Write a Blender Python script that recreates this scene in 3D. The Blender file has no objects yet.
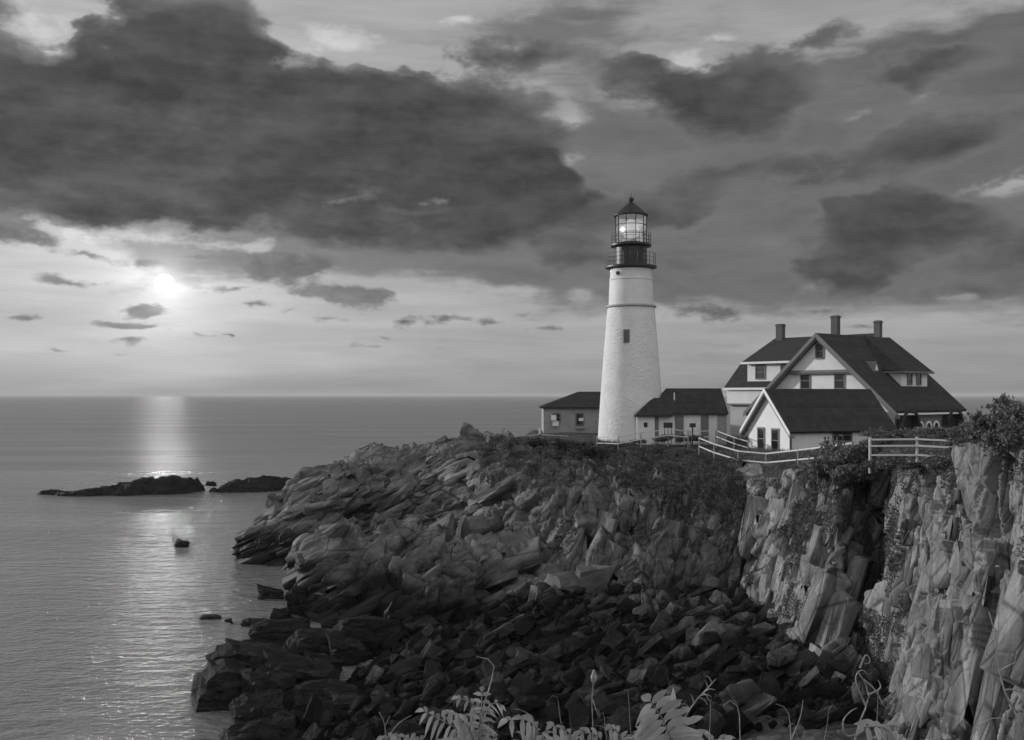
import bpy, bmesh, math, random
import numpy as np
from mathutils import Vector, Matrix
PI = math.pi
SC = bpy.context.scene
COL = SC.collection
CAM_Z = 16.5
HORIZON = 395.0
FOCAL = 1000.0

def at(px, py, Y):
    """world point that stands at distance Y in the direction of a photo point"""
    return ((px - 512.0) / FOCAL * Y, Y, CAM_Z + (HORIZON - py) / FOCAL * Y)

# ---------------------------------------------------------------- noise (numpy)
def _h(ix, iy, iz, seed):
    x = (ix.astype(np.int64) * 374761393 + iy.astype(np.int64) * 668265263 + iz.astype(np.int64) * 2147483647 + seed * 974634777) & 0xFFFFFFFF
    x = ((x ^ (x >> 13)) * 1274126177) & 0xFFFFFFFF
    x = ((x ^ (x >> 16)) * 2246822519) & 0xFFFFFFFF
    return (x ^ (x >> 15)) & 0xFFFFFFFF

def _r(h):
    return (h & 0xFFFFFF).astype(np.float64) / float(0xFFFFFF)

def vnoise(p, seed=0):
    i = np.floor(p).astype(np.int64); f = p - i
    f = f * f * f * (f * (f * 6 - 15) + 10)
    out = np.zeros(len(p))
    for dx in (0, 1):
        wx = f[:, 0] if dx else 1 - f[:, 0]
        for dy in (0, 1):
            wy = f[:, 1] if dy else 1 - f[:, 1]
            for dz in (0, 1):
                wz = f[:, 2] if dz else 1 - f[:, 2]
                out += wx * wy * wz * _r(_h(i[:, 0] + dx, i[:, 1] + dy, i[:, 2] + dz, seed))
    return out * 2 - 1

def fbm(p, octaves=4, seed=0, gain=.5, lac=2.03):
    a, s, o = 1.0, 1.0, np.zeros(len(p))
    for k in range(octaves):
        o += a * vnoise(p * s + 17.3 * k, seed + k); a *= gain; s *= lac
    return o

def cells(p, seed=0, jit=.9):
    """Worley cells: random triple of the winning cell, offset from its centre, f2-f1"""
    n = len(p)
    R = np.zeros((n, 3)); D = np.zeros((n, 3)); E = np.zeros(n)
    for s in range(0, n, 60000):
        q = p[s:s + 60000]; i = np.floor(q).astype(np.int64)
        b1 = np.full(len(q), 1e9); b2 = np.full(len(q), 1e9)
        bh = np.zeros(len(q), dtype=np.int64); bd = np.zeros_like(q)
        for dx in (-1, 0, 1):
            for dy in (-1, 0, 1):
                for dz in (-1, 0, 1):
                    cx, cy, cz = i[:, 0] + dx, i[:, 1] + dy, i[:, 2] + dz
                    h = _h(cx, cy, cz, seed)
                    c = np.stack([cx + .5 + jit * (_r(h) - .5), cy + .5 + jit * (_r(h * 7919 + 13) - .5), cz + .5 + jit * (_r(h * 104729 + 71) - .5)], 1)
                    d = q - c; l = (d * d).sum(1)
                    w = l < b1
                    b2 = np.where(w, b1, np.minimum(b2, l))
                    bh = np.where(w, h, bh); bd = np.where(w[:, None], d, bd); b1 = np.where(w, l, b1)
        R[s:s + 60000] = np.stack([_r(_h(bh, bh >> 3, bh >> 5, 1)), _r(_h(bh, bh >> 3, bh >> 5, 2)), _r(_h(bh, bh >> 3, bh >> 5, 3))], 1)
        D[s:s + 60000] = bd; E[s:s + 60000] = np.sqrt(b2) - np.sqrt(b1)
    return R, D, E

def basis(long, thin, sl, sm, st):
    """rows map world -> cell space: long axis size sl, middle sm, thin axis size st"""
    a = np.array(long, float); a /= np.linalg.norm(a)
    c = np.array(thin, float); c -= a * a.dot(c); c /= np.linalg.norm(c)
    b = np.cross(c, a)
    return np.stack([a / sl, b / sm, c / st])

def blocks(p, B, seed, tilt=.6, crack=.25, cw=.12):
    q = p @ B.T
    q = q + .07 * np.stack([vnoise(q * 1.3 + 5, seed + 50), vnoise(q * 1.3 + 9, seed + 51), vnoise(q * 1.3 + 2, seed + 52)], 1)
    R, D, E = cells(q, seed)
    t = (R * 2 - 1)
    d = (R[:, 0] - .5) + tilt * (D[:, 0] * t[:, 1] + D[:, 1] * t[:, 2] + D[:, 2] * t[:, 0])
    d -= crack * np.clip(1 - E / cw, 0, 1)
    return d

# ---------------------------------------------------------------- objects
def mesh_from(name, V, F, mats, smooth=False):
    me = bpy.data.meshes.new(name)
    V = np.asarray(V, dtype=np.float32); 
    if isinstance(F, np.ndarray):
        nf, k = F.shape
        me.vertices.add(len(V)); me.vertices.foreach_set('co', V.ravel())
        me.loops.add(nf * k); me.loops.foreach_set('vertex_index', F.astype(np.int32).ravel())
        me.polygons.add(nf); me.polygons.foreach_set('loop_start', np.arange(0, nf * k, k, dtype=np.int32))
        me.update(calc_edges=True)
    else:
        me.from_pydata([tuple(map(float, v)) for v in V], [], F); me.update()
    for m in (mats if isinstance(mats, (list, tuple)) else [mats]):
        me.materials.append(m)
    if smooth:
        me.polygons.foreach_set('use_smooth', np.ones(len(me.polygons), dtype=bool))
    me.validate()
    return me

def link(name, me, parent=None, loc=(0, 0, 0), rot=(0, 0, 0), scale=(1, 1, 1)):
    o = bpy.data.objects.new(name, me); COL.objects.link(o)
    o.location = loc; o.rotation_euler = rot; o.scale = scale
    if parent: o.parent = parent
    return o

def tag(o, label=None, cat=None, group=None, kind=None):
    if label: o['label'] = label
    if cat: o['category'] = cat
    if group: o['group'] = group
    if kind: o['kind'] = kind
    return o

def empty(name, loc, rz, label, cat, group=None):
    o = bpy.data.objects.new(name, None); COL.objects.link(o)
    o.empty_display_size = .3
    o.location = loc; o.rotation_euler = (0, 0, rz)
    return tag(o, label, cat, group)

def copy_tree(o, parent=None):
    c = o.copy(); COL.objects.link(c)
    if parent: c.parent = parent
    for ch in list(o.children):
        copy_tree(ch, c)
    return c

class MB:
    """collects simple shapes into one mesh"""
    def __init__(s): s.V = []; s.F = []
    def poly(s, pts):
        k = len(s.V); s.V += [tuple(p) for p in pts]; s.F.append(list(range(k, k + len(pts)))); return s
    def hexa(s, b, t):
        k = len(s.V); s.V += [tuple(p) for p in b] + [tuple(p) for p in t]; n = len(b)
        s.F.append([k + i for i in range(n - 1, -1, -1)]); s.F.append([k + n + i for i in range(n)])
        for i in range(n):
            j = (i + 1) % n; s.F.append([k + i, k + j, k + n + j, k + n + i])
        return s
    def box(s, x0, x1, y0, y1, z0, z1):
        return s.hexa([(x0, y0, z0), (x1, y0, z0), (x1, y1, z0), (x0, y1, z0)], [(x0, y0, z1), (x1, y0, z1), (x1, y1, z1), (x0, y1, z1)])
    def slab(s, pts, th):
        """a planar polygon thickened along its normal (outward = normal)"""
        p = [Vector(q) for q in pts]; n = (p[1] - p[0]).cross(p[-1] - p[0]).normalized() * th
        return s.hexa([q - n for q in p], p)
    def bar(s, a, b, w, h=None):
        a = Vector(a); b = Vector(b); d = (b - a).normalized(); h = h or w
        up = Vector((0, 0, 1)) if abs(d.z) < .9 else Vector((0, 1, 0))
        x = d.cross(up).normalized() * w / 2; y = x.cross(d).normalized() * h / 2
        return s.hexa([a - x - y, a + x - y, a + x + y, a - x + y], [b - x - y, b + x - y, b + x + y, b - x + y])
    def tube(s, pts, r, n=8):
        pts = [Vector(p) for p in pts]; k0 = len(s.V); m = len(pts)
        rr = r if isinstance(r, (list, tuple)) else [r] * m
        ref = Vector((0, 0, 1))
        for i, p in enumerate(pts):
            d = (pts[min(i + 1, m - 1)] - pts[max(i - 1, 0)]).normalized()
            u = ref if abs(d.dot(ref)) < .95 else Vector((0, 1, 0))
            x = d.cross(u).normalized(); y = x.cross(d)
            for j in range(n):
                a = 2 * PI * j / n; s.V.append(tuple(p + (x * math.cos(a) + y * math.sin(a)) * rr[i]))
        for i in range(m - 1):
            for j in range(n):
                k = (j + 1) % n; s.F.append([k0 + i * n + j, k0 + i * n + k, k0 + (i + 1) * n + k, k0 + (i + 1) * n + j])
        s.F.append([k0 + j for j in range(n - 1, -1, -1)]); s.F.append([k0 + (m - 1) * n + j for j in range(n)])
        return s
    def lathe(s, prof, n=48, cap=True, cx=0, cy=0):
        k0 = len(s.V); m = len(prof)
        for r, z in prof:
            for j in range(n):
                a = 2 * PI * j / n; s.V.append((cx + r * math.cos(a), cy + r * math.sin(a), z))
        for i in range(m - 1):
            for j in range(n):
                k = (j + 1) % n; s.F.append([k0 + i * n + j, k0 + i * n + k, k0 + (i + 1) * n + k, k0 + (i + 1) * n + j])
        if cap:
            s.F.append([k0 + j for j in range(n - 1, -1, -1)]); s.F.append([k0 + (m - 1) * n + j for j in range(n)])
        return s
    def build(s, name, m, parent=None, smooth=False):
        me = mesh_from(name, s.V, s.F, m, smooth)
        bm = bmesh.new(); bm.from_mesh(me); bmesh.ops.recalc_face_normals(bm, faces=bm.faces); bm.to_mesh(me); bm.free()
        if smooth:
            try: me.set_sharp_from_angle(angle=math.radians(35))
            except Exception: pass
        return link(name, me, parent)

# ---------------------------------------------------------------- node helper
class G:
    def __init__(s, nt):
        s.nt = nt
        for n in list(nt.nodes): nt.nodes.remove(n)
    def n(s, typ, ins=None, **kw):
        nd = s.nt.nodes.new(typ)
        for k, v in kw.items(): setattr(nd, k, v)
        for k, v in (ins or {}).items():
            sk = nd.inputs[k]
            if hasattr(v, 'is_output') : s.nt.links.new(v, sk)
            else:
                if isinstance(v, (int, float)) and hasattr(sk.default_value, '__len__'):
                    L = len(sk.default_value); v = (v, v, v, 1)[:L]
                sk.default_value = v
        return nd
    def m(s, op, a, b=0.0, c=0.0, clamp=False):
        nd = s.nt.nodes.new('ShaderNodeMath'); nd.operation = op; nd.use_clamp = clamp
        for i, v in enumerate((a, b, c)):
            if hasattr(v, 'is_output'): s.nt.links.new(v, nd.inputs[i])
            else: nd.inputs[i].default_value = v
        return nd.outputs[0]
    def vm(s, op, a, b=(0, 0, 0), out=0):
        nd = s.nt.nodes.new('ShaderNodeVectorMath'); nd.operation = op
        for i, v in enumerate((a, b)):
            if hasattr(v, 'is_output'): s.nt.links.new(v, nd.inputs[i])
            else: nd.inputs[i].default_value = v
        return nd.outputs[out]
    def scale(s, v, k):
        nd = s.nt.nodes.new('ShaderNodeVectorMath'); nd.operation = 'SCALE'
        s.nt.links.new(v, nd.inputs[0]); nd.inputs['Scale'].default_value = k
        return nd.outputs[0]
    def mr(s, v, a, b, c=0.0, d=1.0, smooth=True):
        nd = s.nt.nodes.new('ShaderNodeMapRange'); nd.interpolation_type = 'SMOOTHSTEP' if smooth else 'LINEAR'
        s.nt.links.new(v, nd.inputs[0])
        for i, x in zip((1, 2, 3, 4), (a, b, c, d)):
            if hasattr(x, 'is_output'): s.nt.links.new(x, nd.inputs[i])
            else: nd.inputs[i].default_value = x
        return nd.outputs[0]
    def noise(s, vec, scale, detail=4, rough=.5, dist=0.0, out='Fac'):
        nd = s.n('ShaderNodeTexNoise', {'Scale': scale, 'Detail': detail, 'Roughness': rough, 'Distortion': dist})
        if vec is not None: s.nt.links.new(vec, nd.inputs['Vector'])
        return nd.outputs[out]
    def vor(s, vec, scale, feature='F1', out='Distance'):
        nd = s.n('ShaderNodeTexVoronoi', {'Scale': scale}, feature=feature)
        if vec is not None: s.nt.links.new(vec, nd.inputs['Vector'])
        return nd.outputs[out]
    def mapping(s, vec, loc=(0, 0, 0), rot=(0, 0, 0), scale=(1, 1, 1), typ='POINT'):
        nd = s.n('ShaderNodeMapping', {'Location': loc, 'Rotation': rot, 'Scale': scale}, vector_type=typ)
        s.nt.links.new(vec, nd.inputs['Vector'])
        return nd.outputs[0]
    def gray(s, v):
        nd = s.nt.nodes.new('ShaderNodeCombineColor')
        for i in range(3): s.nt.links.new(v, nd.inputs[i])
        return nd.outputs[0]

def new_mat(name):
    m = bpy.data.materials.new(name); m.use_nodes = True
    return m, G(m.node_tree)

def finish(g, color, rough=.8, bump=None, bstr=.5, bdist=.1, spec=.3, **extra):
    p = g.n('ShaderNodeBsdfPrincipled')
    def put(k, v):
        if hasattr(v, 'is_output'): g.nt.links.new(v, p.inputs[k])
        elif isinstance(v, (int, float)) and hasattr(p.inputs[k].default_value, '__len__'): p.inputs[k].default_value = (v, v, v, 1)
        else: p.inputs[k].default_value = v
    if hasattr(color, 'is_output'): put('Base Color', g.gray(color))
    else: put('Base Color', color)
    put('Roughness', rough); put('Specular IOR Level', spec)
    for k, v in extra.items(): put(k.replace('_', ' '), v)
    if bump is not None:
        b = g.n('ShaderNodeBump', {'Strength': bstr, 'Distance': bdist, 'Height': bump})
        g.nt.links.new(b.outputs[0], p.inputs['Normal'])
    o = g.n('ShaderNodeOutputMaterial'); g.nt.links.new(p.outputs[0], o.inputs[0])
    return p

def pos_of(g):
    return g.n('ShaderNodeNewGeometry').outputs['Position']

def paint(name, albedo, var=.15, scale=2.0, rough=.7, bump=0.0, spec=.3):
    m, g = new_mat(name)
    p = g.n('ShaderNodeTexCoord').outputs['Object']
    n = g.noise(p, scale, 5, .6)
    c = g.mr(n, .25, .75, albedo * (1 - var), albedo * (1 + var), smooth=False)
    finish(g, c, rough, g.noise(p, scale * 6, 4) if bump else None, bump, .03, spec)
    return m
# ================================================================ camera, world, sun, sea
SUN_AZ, SUN_EL = math.radians(-65), math.radians(12)
cam = bpy.data.cameras.new('camera'); camo = bpy.data.objects.new('camera', cam); COL.objects.link(camo)
cam.sensor_width = 36; cam.lens = 36 * FOCAL / 1024; cam.clip_start = .1; cam.clip_end = 60000
cam.shift_y = (HORIZON - 370) / 1024
camo.location = (0, 0, CAM_Z); camo.rotation_euler = (PI / 2, 0, 0)
SC.camera = camo
vs = SC.view_settings; vs.view_transform = 'Standard'; vs.look = 'None'; vs.exposure = 0; vs.gamma = 1; vs.use_curve_mapping = False
try:
    SC.cycles.use_denoising = True; SC.cycles.denoiser = 'OPENIMAGEDENOISE'
    SC.cycles.max_bounces = 6; SC.cycles.diffuse_bounces = 3; SC.cycles.glossy_bounces = 3; SC.cycles.caustics_reflective = False
    SC.cycles.sample_clamp_indirect = 6
except Exception: pass

sd = bpy.data.lights.new('sun', 'SUN'); sd.energy = 3.2; sd.angle = math.radians(1.2); sd.color = (1, 1, 1)
so = bpy.data.objects.new('sun', sd); COL.objects.link(so)
sdir = Vector((math.sin(SUN_AZ) * math.cos(SUN_EL), math.cos(SUN_AZ) * math.cos(SUN_EL), math.sin(SUN_EL)))
so.rotation_euler = sdir.to_track_quat('Z', 'Y').to_euler(); so.location = (-60, 60, 60)

W = bpy.data.worlds.new('World'); SC.world = W; W.use_nodes = True
g = G(W.node_tree)
STR = .1
tc = g.n('ShaderNodeTexCoord').outputs['Generated']
sky = g.n('ShaderNodeTexSky', sky_type='NISHITA', sun_disc=False, sun_elevation=SUN_EL, sun_rotation=SUN_AZ, altitude=20, air_density=1.0, dust_density=2.0, ozone_density=1.0)
bw = g.n('ShaderNodeRGBToBW', {'Color': sky.outputs[0]}).outputs[0]
nish = g.m('MULTIPLY', bw, STR)                      # radiance of the clear sky
sep = g.n('ShaderNodeSeparateXYZ', {'Vector': tc})
dx, dy, dz = sep.outputs
az = g.m('ARCTAN2', dx, dy); el = g.m('ARCSINE', dz)
ang = g.n('ShaderNodeCombineXYZ', {'X': az, 'Y': el, 'Z': 0.0}).outputs[0]
# cloud noise lives on the direction sphere, drawn out level
dst = g.mapping(tc, scale=(1, 1, 1.9))
w1 = g.noise(dst, 5.0, 3, .55, out='Color'); w2 = g.noise(dst, 18.0, 4, .6, out='Color')
warp = g.vm('ADD', g.vm('MULTIPLY', g.vm('SUBTRACT', w1, (.5, .5, .5)), (.16, .075, 0)), g.vm('MULTIPLY', g.vm('SUBTRACT', w2, (.5, .5, .5)), (.065, .035, 0)))
pa = g.vm('ADD', ang, warp)
pa2 = g.vm('ADD', ang, g.vm('MULTIPLY', g.vm('SUBTRACT', w2, (.5, .5, .5)), (.05, .022, 0)))
def direction(px, py):
    x, z = (px - 512) / FOCAL, (HORIZON - py) / FOCAL
    return math.atan2(x, 1), math.atan2(z, math.hypot(x, 1))
def blob(px, py, rx, ry, s, rot=0, small=False):
    a, e = direction(px, py)
    mp = g.mapping(pa2 if small else pa, loc=(a, e, 0), rot=(0, 0, math.radians(rot)), scale=(rx / FOCAL, ry / FOCAL, 1), typ='TEXTURE')
    gr = g.n('ShaderNodeTexGradient', {'Vector': mp}, gradient_type='SPHERICAL').outputs['Fac']
    return gr, s
VEIL = [  # the broad grey sheet: px, py, radius x, radius y, weight, tilt
 (120, 110, 380, 175, 1.2, 0), (350, 190, 420, 115, 1.1, 2), (640, 200, 360, 110, 1.15, 4), (880, 180, 360, 125, 1.1, 10), (760, 70, 260, 60, .55, 0), (540, 55, 150, 50, .5, 6),
 (985, 275, 170, 60, .8, 0), (600, 10, 110, 28, .5, 8), (960, 60, 150, 60, .6, 0), (590, 255, 170, 40, .6, 0), (1000, 100, 160, 80, .5, 0),
]
DARK = [
 (110, 105, 300, 120, 1.25, 0), (300, 140, 320, 95, 1.25, 4), (455, 150, 170, 80, 1.15, -10), (190, 35, 130, 75, .9, 0), (180, 210, 280, 48, .95, 3), (90, 160, 170, 50, .6, 0),
 (728, 88, 135, 52, 1.55, -4), (890, 228, 115, 40, 1.5, 0), (836, 268, 80, 21, 1.5, 0), (948, 66, 74, 28, 1.25, 0), (1000, 268, 95, 42, .9, 0),
 (562, 182, 44, 27, 1.15, 0), (602, 263, 95, 24, .85, 0), (660, 215, 130, 40, .55, 0), (760, 165, 220, 42, .75, 8), (930, 150, 200, 40, .8, 16), (540, 62, 105, 27, .75, 6), (590, 8, 60, 16, .6, 10),
 (835, 28, 90, 18, .6, 4), (400, 240, 210, 42, .95, 0), (530, 215, 130, 44, .9, 0), (985, 300, 70, 18, .7, 0), (690, 270, 60, 18, .5, 0), (655, 62, 40, 16, .5, 0),
]
SMALL = [
 (268, 266, 40, 20, 1.7, 0), (305, 267, 36, 16, 1.5, 0), (335, 291, 62, 13, 1.4, -4), (364, 300, 36, 13, 1.4, 0), (127, 324, 42, 7, 1.5, 0), (142, 310, 34, 10, 1.5, 0),
 (4, 225, 40, 24, 1.7, 0), (48, 240, 22, 13, 1.0, 0), (400, 323, 24, 10, 1.1, 0), (690, 311, 56, 13, .85, 0), (728, 316, 36, 13, .8, 0), (130, 340, 28, 6, 1.0, 0),
 (205, 257, 50, 6, .9, 0), (150, 262, 34, 6, .8, 0), (95, 255, 40, 6, .8, 0), (70, 280, 54, 6, .9, 0), (445, 320, 36, 6, .9, 0), (235, 288, 44, 6, .9, 0), (490, 322, 26, 6, .9, 0), (815, 312, 56, 8, .7, 0),
 (30, 318, 24, 5, .9, 0), (210, 337, 28, 4, .7, 0), (255, 305, 30, 7, 1.0, 0), (370, 345, 44, 4, .6, 0), (545, 330, 46, 6, .6, 0), (440, 348, 36, 4, .6, 0), (60, 350, 36, 4, .6, 0), (382, 339, 16, 5, .8, 0), (870, 330, 36, 5, .5, 0),
 (225, 338, 7, 6, .8, 0), (180, 330, 34, 4, .6, 0), (120, 352, 18, 3, .5, 0), (520, 312, 30, 4, .5, 0), (330, 322, 30, 4, .6, 0), (300, 312, 22, 4, .6, 0),
]
HOLES = [(33, 22, 58, 40, -1.4, 0), (330, 30, 100, 45, -1.4, -20), (405, 62, 110, 22, -.9, -10), (680, 50, 50, 18, -.6, 0), (860, 112, 60, 24, -.8, 10), (1000, 188, 70, 14, -.8, 14), (470, 212, 120, 8, -.45, 4), (85, 172, 90, 14, -.3, 10),
 (330, 205, 100, 10, -.35, 8), (720, 205, 150, 8, -.4, 14), (30, 246, 150, 36, -1.0, 0), (565, 122, 50, 14, -.6, 0), (290, 108, 50, 10, -.3, 10), (830, 205, 60, 8, -.4, 14)]
def total(L, start=None, small=False):
    acc = start
    for q in L:
        gr, s_ = blob(*q, small=small)
        acc = g.m('MULTIPLY', gr, s_) if acc is None else g.m('MULTIPLY_ADD', gr, s_, acc)
    return acc
H_ = total(HOLES)
gen = g.noise(g.mapping(tc, scale=(1, 1, 3.2)), 2.2, 4, .55)             # beyond the picture: broken cloud all round
beyond = g.mr(g.m('ABSOLUTE', az), .55, .8)
over = g.mr(el, .42, .6)
out_ = g.m('MULTIPLY', g.m('MULTIPLY', g.mr(gen, .45, .7), .8), g.m('MAXIMUM', beyond, over))
DV = g.m('ADD', total(VEIL, H_), out_)
DD = g.m('ADD', total(DARK, g.m('MULTIPLY', H_, .8)), out_)
DS = total(SMALL, None, True)
fb = g.noise(dst, 9.0, 8, .62)
fb2 = g.noise(g.mapping(tc, scale=(1, 1, 2.3), rot=(0, .05, 0)), 22.0, 8, .62)
fbl = g.noise(g.mapping(tc, scale=(1, 1, 5.0), rot=(0, -.08, 0)), 7.0, 7, .6)    # level streaks
nzo = g.m('MULTIPLY_ADD', g.m('SUBTRACT', fb, .5), 1.25, g.m('MULTIPLY', g.m('SUBTRACT', fb2, .5), .6))
DD2 = g.m('ADD', DD, nzo)
fb3 = g.noise(g.mapping(tc, scale=(1, 1, 1.8)), 55.0, 6, .62)
DS2 = g.m('ADD', DS, g.m('MULTIPLY_ADD', g.m('SUBTRACT', fb3, .5), 1.5, g.m('MULTIPLY', nzo, .8)))
DV2 = g.m('ADD', DV, g.m('MULTIPLY_ADD', g.m('SUBTRACT', fbl, .5), 1.3, g.m('MULTIPLY', nzo, .35)))
# clear sky: Nishita plus a soft veil, thin streaks
sa, se = direction(165, 283)
sv = (math.sin(sa) * math.cos(se), math.cos(sa) * math.cos(se), math.sin(se))
cosd = g.vm('DOT_PRODUCT', tc, sv, out=1)
angd = g.m('ARCCOSINE', g.m('MINIMUM', cosd, 1.0))
# the low sun behind thin cloud
halo = g.m('ADD', g.m('MULTIPLY', g.m('POWER', 2.718, g.m('MULTIPLY', angd, -7.0)), .30),
           g.m('MULTIPLY', g.m('POWER', 2.718, g.m('MULTIPLY', g.m('MULTIPLY', angd, angd), -520.0)), .27))
disc = g.m('MULTIPLY_ADD', g.m('POWER', 2.718, g.m('MULTIPLY', g.m('MULTIPLY', angd, angd), -3200.0)), .32, g.m('MULTIPLY', g.m('POWER', 2.718, g.m('MULTIPLY', g.m('MULTIPLY', angd, angd), -110000.0)), 700.0))
veil = g.mr(el, 0.0, .32, .29, .31)
lowdark = g.mr(el, 0.0, .035, .80, 1.0)
streak = g.mr(g.noise(g.mapping(tc, scale=(1, 1, 9)), 5.0, 6, .55), .3, .75, .88, 1.14)
clear = g.m('MULTIPLY', g.m('ADD', g.m('MULTIPLY_ADD', nish, .22, veil), halo), g.m('MULTIPLY', streak, lowdark))
av = g.mr(DV2, .10, .62)
ad = g.mr(DD2, .22, .50)
thick = g.mr(DD2, .22, .95)
streaks = g.mr(fbl, .3, .7, .78, 1.28, False)
relief = g.m('SUBTRACT', fb, g.noise(g.vm('ADD', dst, (-.012, 0, .03)), 9.0, 8, .62))
puff = g.mr(relief, -.14, .14, .74, 1.34, False)
east = g.mr(az, -.05, .35, 1.0, 1.12)
veilc = g.m('MULTIPLY', g.m('MULTIPLY_ADD', halo, .45, .128), g.m('MULTIPLY', streaks, g.mr(fb, .3, .7, .85, 1.18, False)))
darkc = g.m('MULTIPLY', g.m('MULTIPLY', g.m('MULTIPLY_ADD', halo, .16, .066), g.mr(el, .06, .15, 1.7, 1.0)), g.m('MULTIPLY', g.m('MULTIPLY', puff, streaks), east))
rimc = g.m('MULTIPLY_ADD', halo, .8, .17)
dcol = g.m('ADD', g.m('MULTIPLY', rimc, g.m('SUBTRACT', 1.0, thick)), g.m('MULTIPLY', darkc, thick))
def over_(top, under, al): return g.m('ADD', g.m('MULTIPLY', top, al), g.m('MULTIPLY', under, g.m('SUBTRACT', 1.0, al)))
BRIGHT = [(38, 28, 46, 28, .9, 0), (345, 40, 60, 20, 1.1, 0), (300, 62, 36, 16, .9, 0), (460, 19, 34, 9, 1.2, 0), (715, 40, 30, 8, 1.1, 0), (684, 60, 26, 16, 1.1, 0), (574, 158, 22, 14, .8, 0), (268, 245, 30, 14, .9, 0), (120, 235, 120, 14, .9, 4), (225, 245, 60, 10, .9, 0), (935, 95, 40, 10, .6, 10), (980, 185, 60, 10, .8, 14), (440, 200, 26, 8, .7, 0), (345, 200, 60, 8, .7, 10)]
DB = total(BRIGHT, None, True)
lit = g.mr(g.m('MULTIPLY_ADD', g.m('SUBTRACT', fb3, .5), 1.3, g.m('MULTIPLY_ADD', nzo, .5, DB)), .25, 1.0)
smc = g.m('MULTIPLY', g.m('MULTIPLY_ADD', halo, .42, .115), g.m('MULTIPLY', puff, g.mr(fb3, .3, .7, .85, 1.2, False)))
as_ = g.m('MULTIPLY', g.mr(DS2, .25, .95), .88)
skyv = over_(dcol, over_(smc, over_(veilc, clear, g.m('MULTIPLY', av, .92)), as_), ad)
skyv = g.m('MULTIPLY_ADD', lit, g.m('MULTIPLY_ADD', halo, .5, .16), skyv)
skyv = g.m('MULTIPLY_ADD', disc, g.m('SUBTRACT', 1.0, g.m('MULTIPLY', ad, .9)), skyv)
# the open sky behind the photographer and overhead is a broad bright grey
back = g.mr(az if False else g.m('ABSOLUTE', az), .9, 2.2)
skyv = g.m('MULTIPLY', skyv, g.m('MULTIPLY_ADD', back, 2.1, 1.0))
final = g.m('DIVIDE', skyv, STR)
bg = g.n('ShaderNodeBackground', {'Color': g.gray(final), 'Strength': STR})
wo = g.n('ShaderNodeOutputWorld'); g.nt.links.new(bg.outputs[0], wo.inputs[0])
try: W.cycles.sampling_method = 'MANUAL'; W.cycles.sample_map_resolution = 2048
except Exception: pass

# ---- sea
m_sea, g = new_mat('sea_water')
p = pos_of(g)
dist = g.vm('LENGTH', g.vm('SUBTRACT', p, (0, 0, CAM_Z)), out=1)
q = g.mapping(p, rot=(0, 0, math.radians(14)), scale=(.55, 1.0, 1))
w_a = g.noise(g.mapping(p, rot=(0, 0, math.radians(8)), scale=(.35, 1, 1)), .35, 3, .5)
w_b = g.noise(q, 1.1, 2, .5, .3)
w_c = g.noise(g.mapping(p, rot=(0, 0, math.radians(-10)), scale=(.6, 1, 1)), 3.2, 2, .5)
patch = g.noise(g.mapping(p, rot=(0, 0, .1), scale=(.16, 1, 1)), .035, 4, .6)
h = g.m('ADD', g.m('MULTIPLY', w_a, .8), g.m('ADD', g.m('MULTIPLY', w_b, .55), g.m('MULTIPLY', w_c, .24)))
rough = g.m('MULTIPLY', g.mr(dist, 60, 450, .22, .42, smooth=False), g.mr(patch, .35, .65, .78, 1.15, False))
bs = g.m('MULTIPLY', g.mr(dist, 80, 1200, 1.0, .35, smooth=False), g.mr(patch, .35, .65, .7, 1.2, False))
pr = finish(g, .135, rough, None, spec=.5, IOR=1.55)
b = g.n('ShaderNodeBump', {'Strength': bs, 'Distance': .50, 'Height': h}); g.nt.links.new(b.outputs[0], pr.inputs['Normal'])
V = [(-13000, -200, 0), (13000, -200, 0), (13000, 15000, 0), (-13000, 15000, 0)]
tag(link('sea', mesh_from('sea', V, [[0, 1, 2, 3]], m_sea)), kind='structure')
# ---- sea air: lets the horizon fade
hz, g = new_mat('sea_air')
v = g.n('ShaderNodeVolumePrincipled', {'Color': (.7, .7, .7, 1), 'Density': 8e-5, 'Anisotropy': 0.0})
o = g.n('ShaderNodeOutputMaterial'); g.nt.links.new(v.outputs[0], o.inputs['Volume'])
tag(MB().box(-13100, 13100, -250, 15100, -6, 32).build('haze', hz), 'thin sea haze fading the horizon', 'haze', None, 'stuff')
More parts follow.
